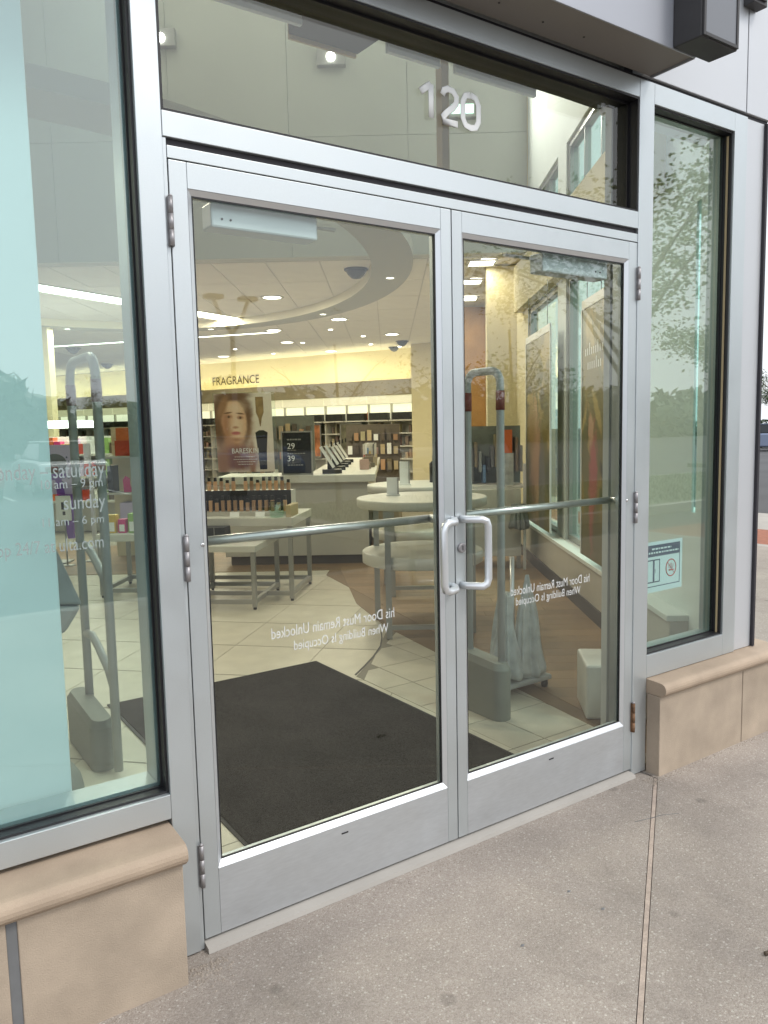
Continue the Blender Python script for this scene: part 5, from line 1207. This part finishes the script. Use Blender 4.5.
def car(x, y, rz, colr, label):
    T_ = TF((x,y,-.165)) @ Matrix.Rotation(rz,4,'Z'); t = thing('parked_car', label, 'car', (0,0,0), T_, 'cars parked across the lot')
    pm_ = mat('car_paint', colr, .28, .3)
    W = .88
    b = MB(T_); lo = [(-2.2,.32),(-2.25,.62),(-2.12,.86),(-1.6,.95),(1.0,.95),(1.9,.82),(2.2,.62),(2.2,.32),(1.75,.24),(-1.75,.24)]
    b.prism(lo, -W, W, 'y'); b.obj('body', pm_, t, .07)
    b = MB(T_); b.hexa([(-1.75,-W+.06,.94),(1.05,-W+.06,.94),(1.05,W-.06,.94),(-1.75,W-.06,.94),(-1.15,-W+.22,1.42),(.25,-W+.22,1.42),(.25,W-.22,1.42),(-1.15,W-.22,1.42)]); b.obj('cabin', M['car_glass'], t, .05)
    b = MB(T_); b.box(-1.2,.3,-W+.2,W-.2,1.415,1.45); b.obj('roof', pm_, t, .02)
    for sx in (-1.35,1.35):
        for sy in (-1,1):
            b = MB(T_); c0 = (sx, sy*(W-.06), .31)
            b.prism([(sx+.31*math.cos(a), .31+.31*math.sin(a)) for a in [k_*math.pi/10 for k_ in range(20)]], sy*(W-.16), sy*(W+.03), 'y'); wh = b.obj('wheel', M['tyre'], t)
            b = MB(T_); b.prism([(sx+.19*math.cos(a), .31+.19*math.sin(a)) for a in [k_*math.pi/8 for k_ in range(16)]], sy*(W+.0301), sy*(W+.045), 'y'); b.obj('rim', M['steel'], wh)
    for sy in (-1,1):
        MB(T_).box(2.12,2.21,sy*.55-.16,sy*.55+.16,.60,.74).obj('headlight', M['lamp_white'], t, .02); MB(T_).box(-2.26,-2.16,sy*.6-.15,sy*.6+.15,.66,.80).obj('tail_light', M['lamp_red'], t, .02)
        MB(T_).box(.62,.82,sy*(W+.02)-.07,sy*(W+.02)+.07,.95,1.08).obj('mirror', pm_, t, .02)
    return t
for (x,y,rz,c_,lab) in ((-14.0,-21.3,1.57,(.45,.45,.46),'silver parked car farthest to the shop\'s left across the lot'),(-5.7,-21.5,1.57,(.05,.06,.08),'black parked car across the lot'),(.6,-21.3,1.57,(.40,.05,.04),'red parked car across the lot'),(3.2,-21.4,-1.57,(.70,.70,.70),'white parked car next to the red one'),(9.0,-21.3,1.57,(.10,.16,.30),'dark blue parked car across the lot'),(14.4,-21.2,-1.57,(.35,.34,.32),'grey beige parked car across the lot')):
    car(x, y, rz, c_, lab)
o = car(38.6, 21.6, 2.2, (.25,.30,.42), 'blue grey car on the road beyond the corner'); o['group'] = 'cars on the road'
lp = thing('street_lamp', 'grey street lamp with a forked head across the lot', 'street lamp', (6.4,-16.3,-.17))
b = MB(); b.lathe([(.22,0),(.22,.55),(.2,.6)], (6.4,-16.3,-.165), 14); b.obj('footing', M['kerb'], lp)
b = MB(); b.tube([(6.4,-16.3,.43),(6.4,-16.3,3.9)], .075, 10, r1=.06); b.obj('pole', M['hinge'], lp)
for s_ in (-1,1):
    b = MB(); b.tube([(6.4,-16.3,3.85),(6.4+s_*.22,-16.3,4.1),(6.4+s_*.45,-16.3,4.65)], .05, 8); ar_ = b.obj('arm', M['hinge'], lp)
    b = MB(); b.box(6.4+s_*.45-.22, 6.4+s_*.45+.22, -16.45,-16.15, 4.651, 4.76); b.obj('lamp_head', M['lamp_black'], ar_, .02)
gr = MB(); rg_ = random.Random(9)
def pebble(x, y, s_):
    c_ = [(s_,0,0),(-s_*.8,s_*.3,0),(0,s_,0),(0,-s_*.9,0),(0,0,s_*.7)]; gr.add([(x+p[0],y+p[1],GZ+p[2]) for p in c_], [(0,2,4),(2,1,4),(1,3,4),(3,0,4)])
for i in range(150): pebble(rg_.uniform(-1.0,-.90)+abs(rg_.gauss(0,.02)), -.05-abs(rg_.gauss(0,.045)), rg_.uniform(.002,.006))
for i in range(130): pebble(.965+rg_.uniform(-.05,.03), -.05-abs(rg_.gauss(0,.03)), rg_.uniform(.002,.005))
for i in range(260): pebble(rg_.uniform(-.9,.9), -.052-abs(rg_.gauss(0,.02)), rg_.uniform(.0012,.0035))
for i in range(200): pebble(rg_.uniform(-1.9,-1.0), -.106-abs(rg_.gauss(0,.012)), rg_.uniform(.0012,.004))
for i in range(150): pebble(rg_.uniform(1.0,1.8), -.073-abs(rg_.gauss(0,.012)), rg_.uniform(.0012,.004))
o = gr.obj('grit', M['mortar']); tag(o, 'loose grit lying along the threshold and plinths', 'grit', kind='stuff')
ck = MB(); cp = [(.62,-.245),(.69,-.262),(.735,-.27),(.80,-.30)]
for a, c_ in zip(cp, cp[1:]): ck.prism([(a[0],a[1]-.0012),(c_[0],c_[1]-.0012),(c_[0],c_[1]+.0012),(a[0],a[1]+.0012)], GZ-.001, GZ+.0006)
ck.obj('hairline_crack', M['slate'], sw)
for (x, y, lab) in ((.105,-.40,'dark fleck on the pavement before the right door'),(-.19,-.50,'dark fleck on the pavement before the meeting of the doors'),(.12,-.52,'small dark fleck farthest from the doors on the pavement')):
    b = MB(); b.add([(x-.008,y,GZ+.0004),(x+.001,y-.005,GZ+.0006),(x+.010,y+.001,GZ+.0004),(x+.002,y+.006,GZ+.0006),(x,y,GZ+.004)], [(0,1,4),(1,2,4),(2,3,4),(3,0,4)]); tag(b.obj('dark_fleck', M['slate']), lab, 'litter')
# small dark twig on the pavement
tg = MB(); tg.tube([(.308,-.912,GZ+.005),(.322,-.918,GZ+.007),(.34,-.913,GZ+.006),(.355,-.914,GZ+.005)], .006, 6, r1=.003); o = tg.obj('twig', M['bark']); tag(o, 'short dark twig lying on the pavement', 'twig')
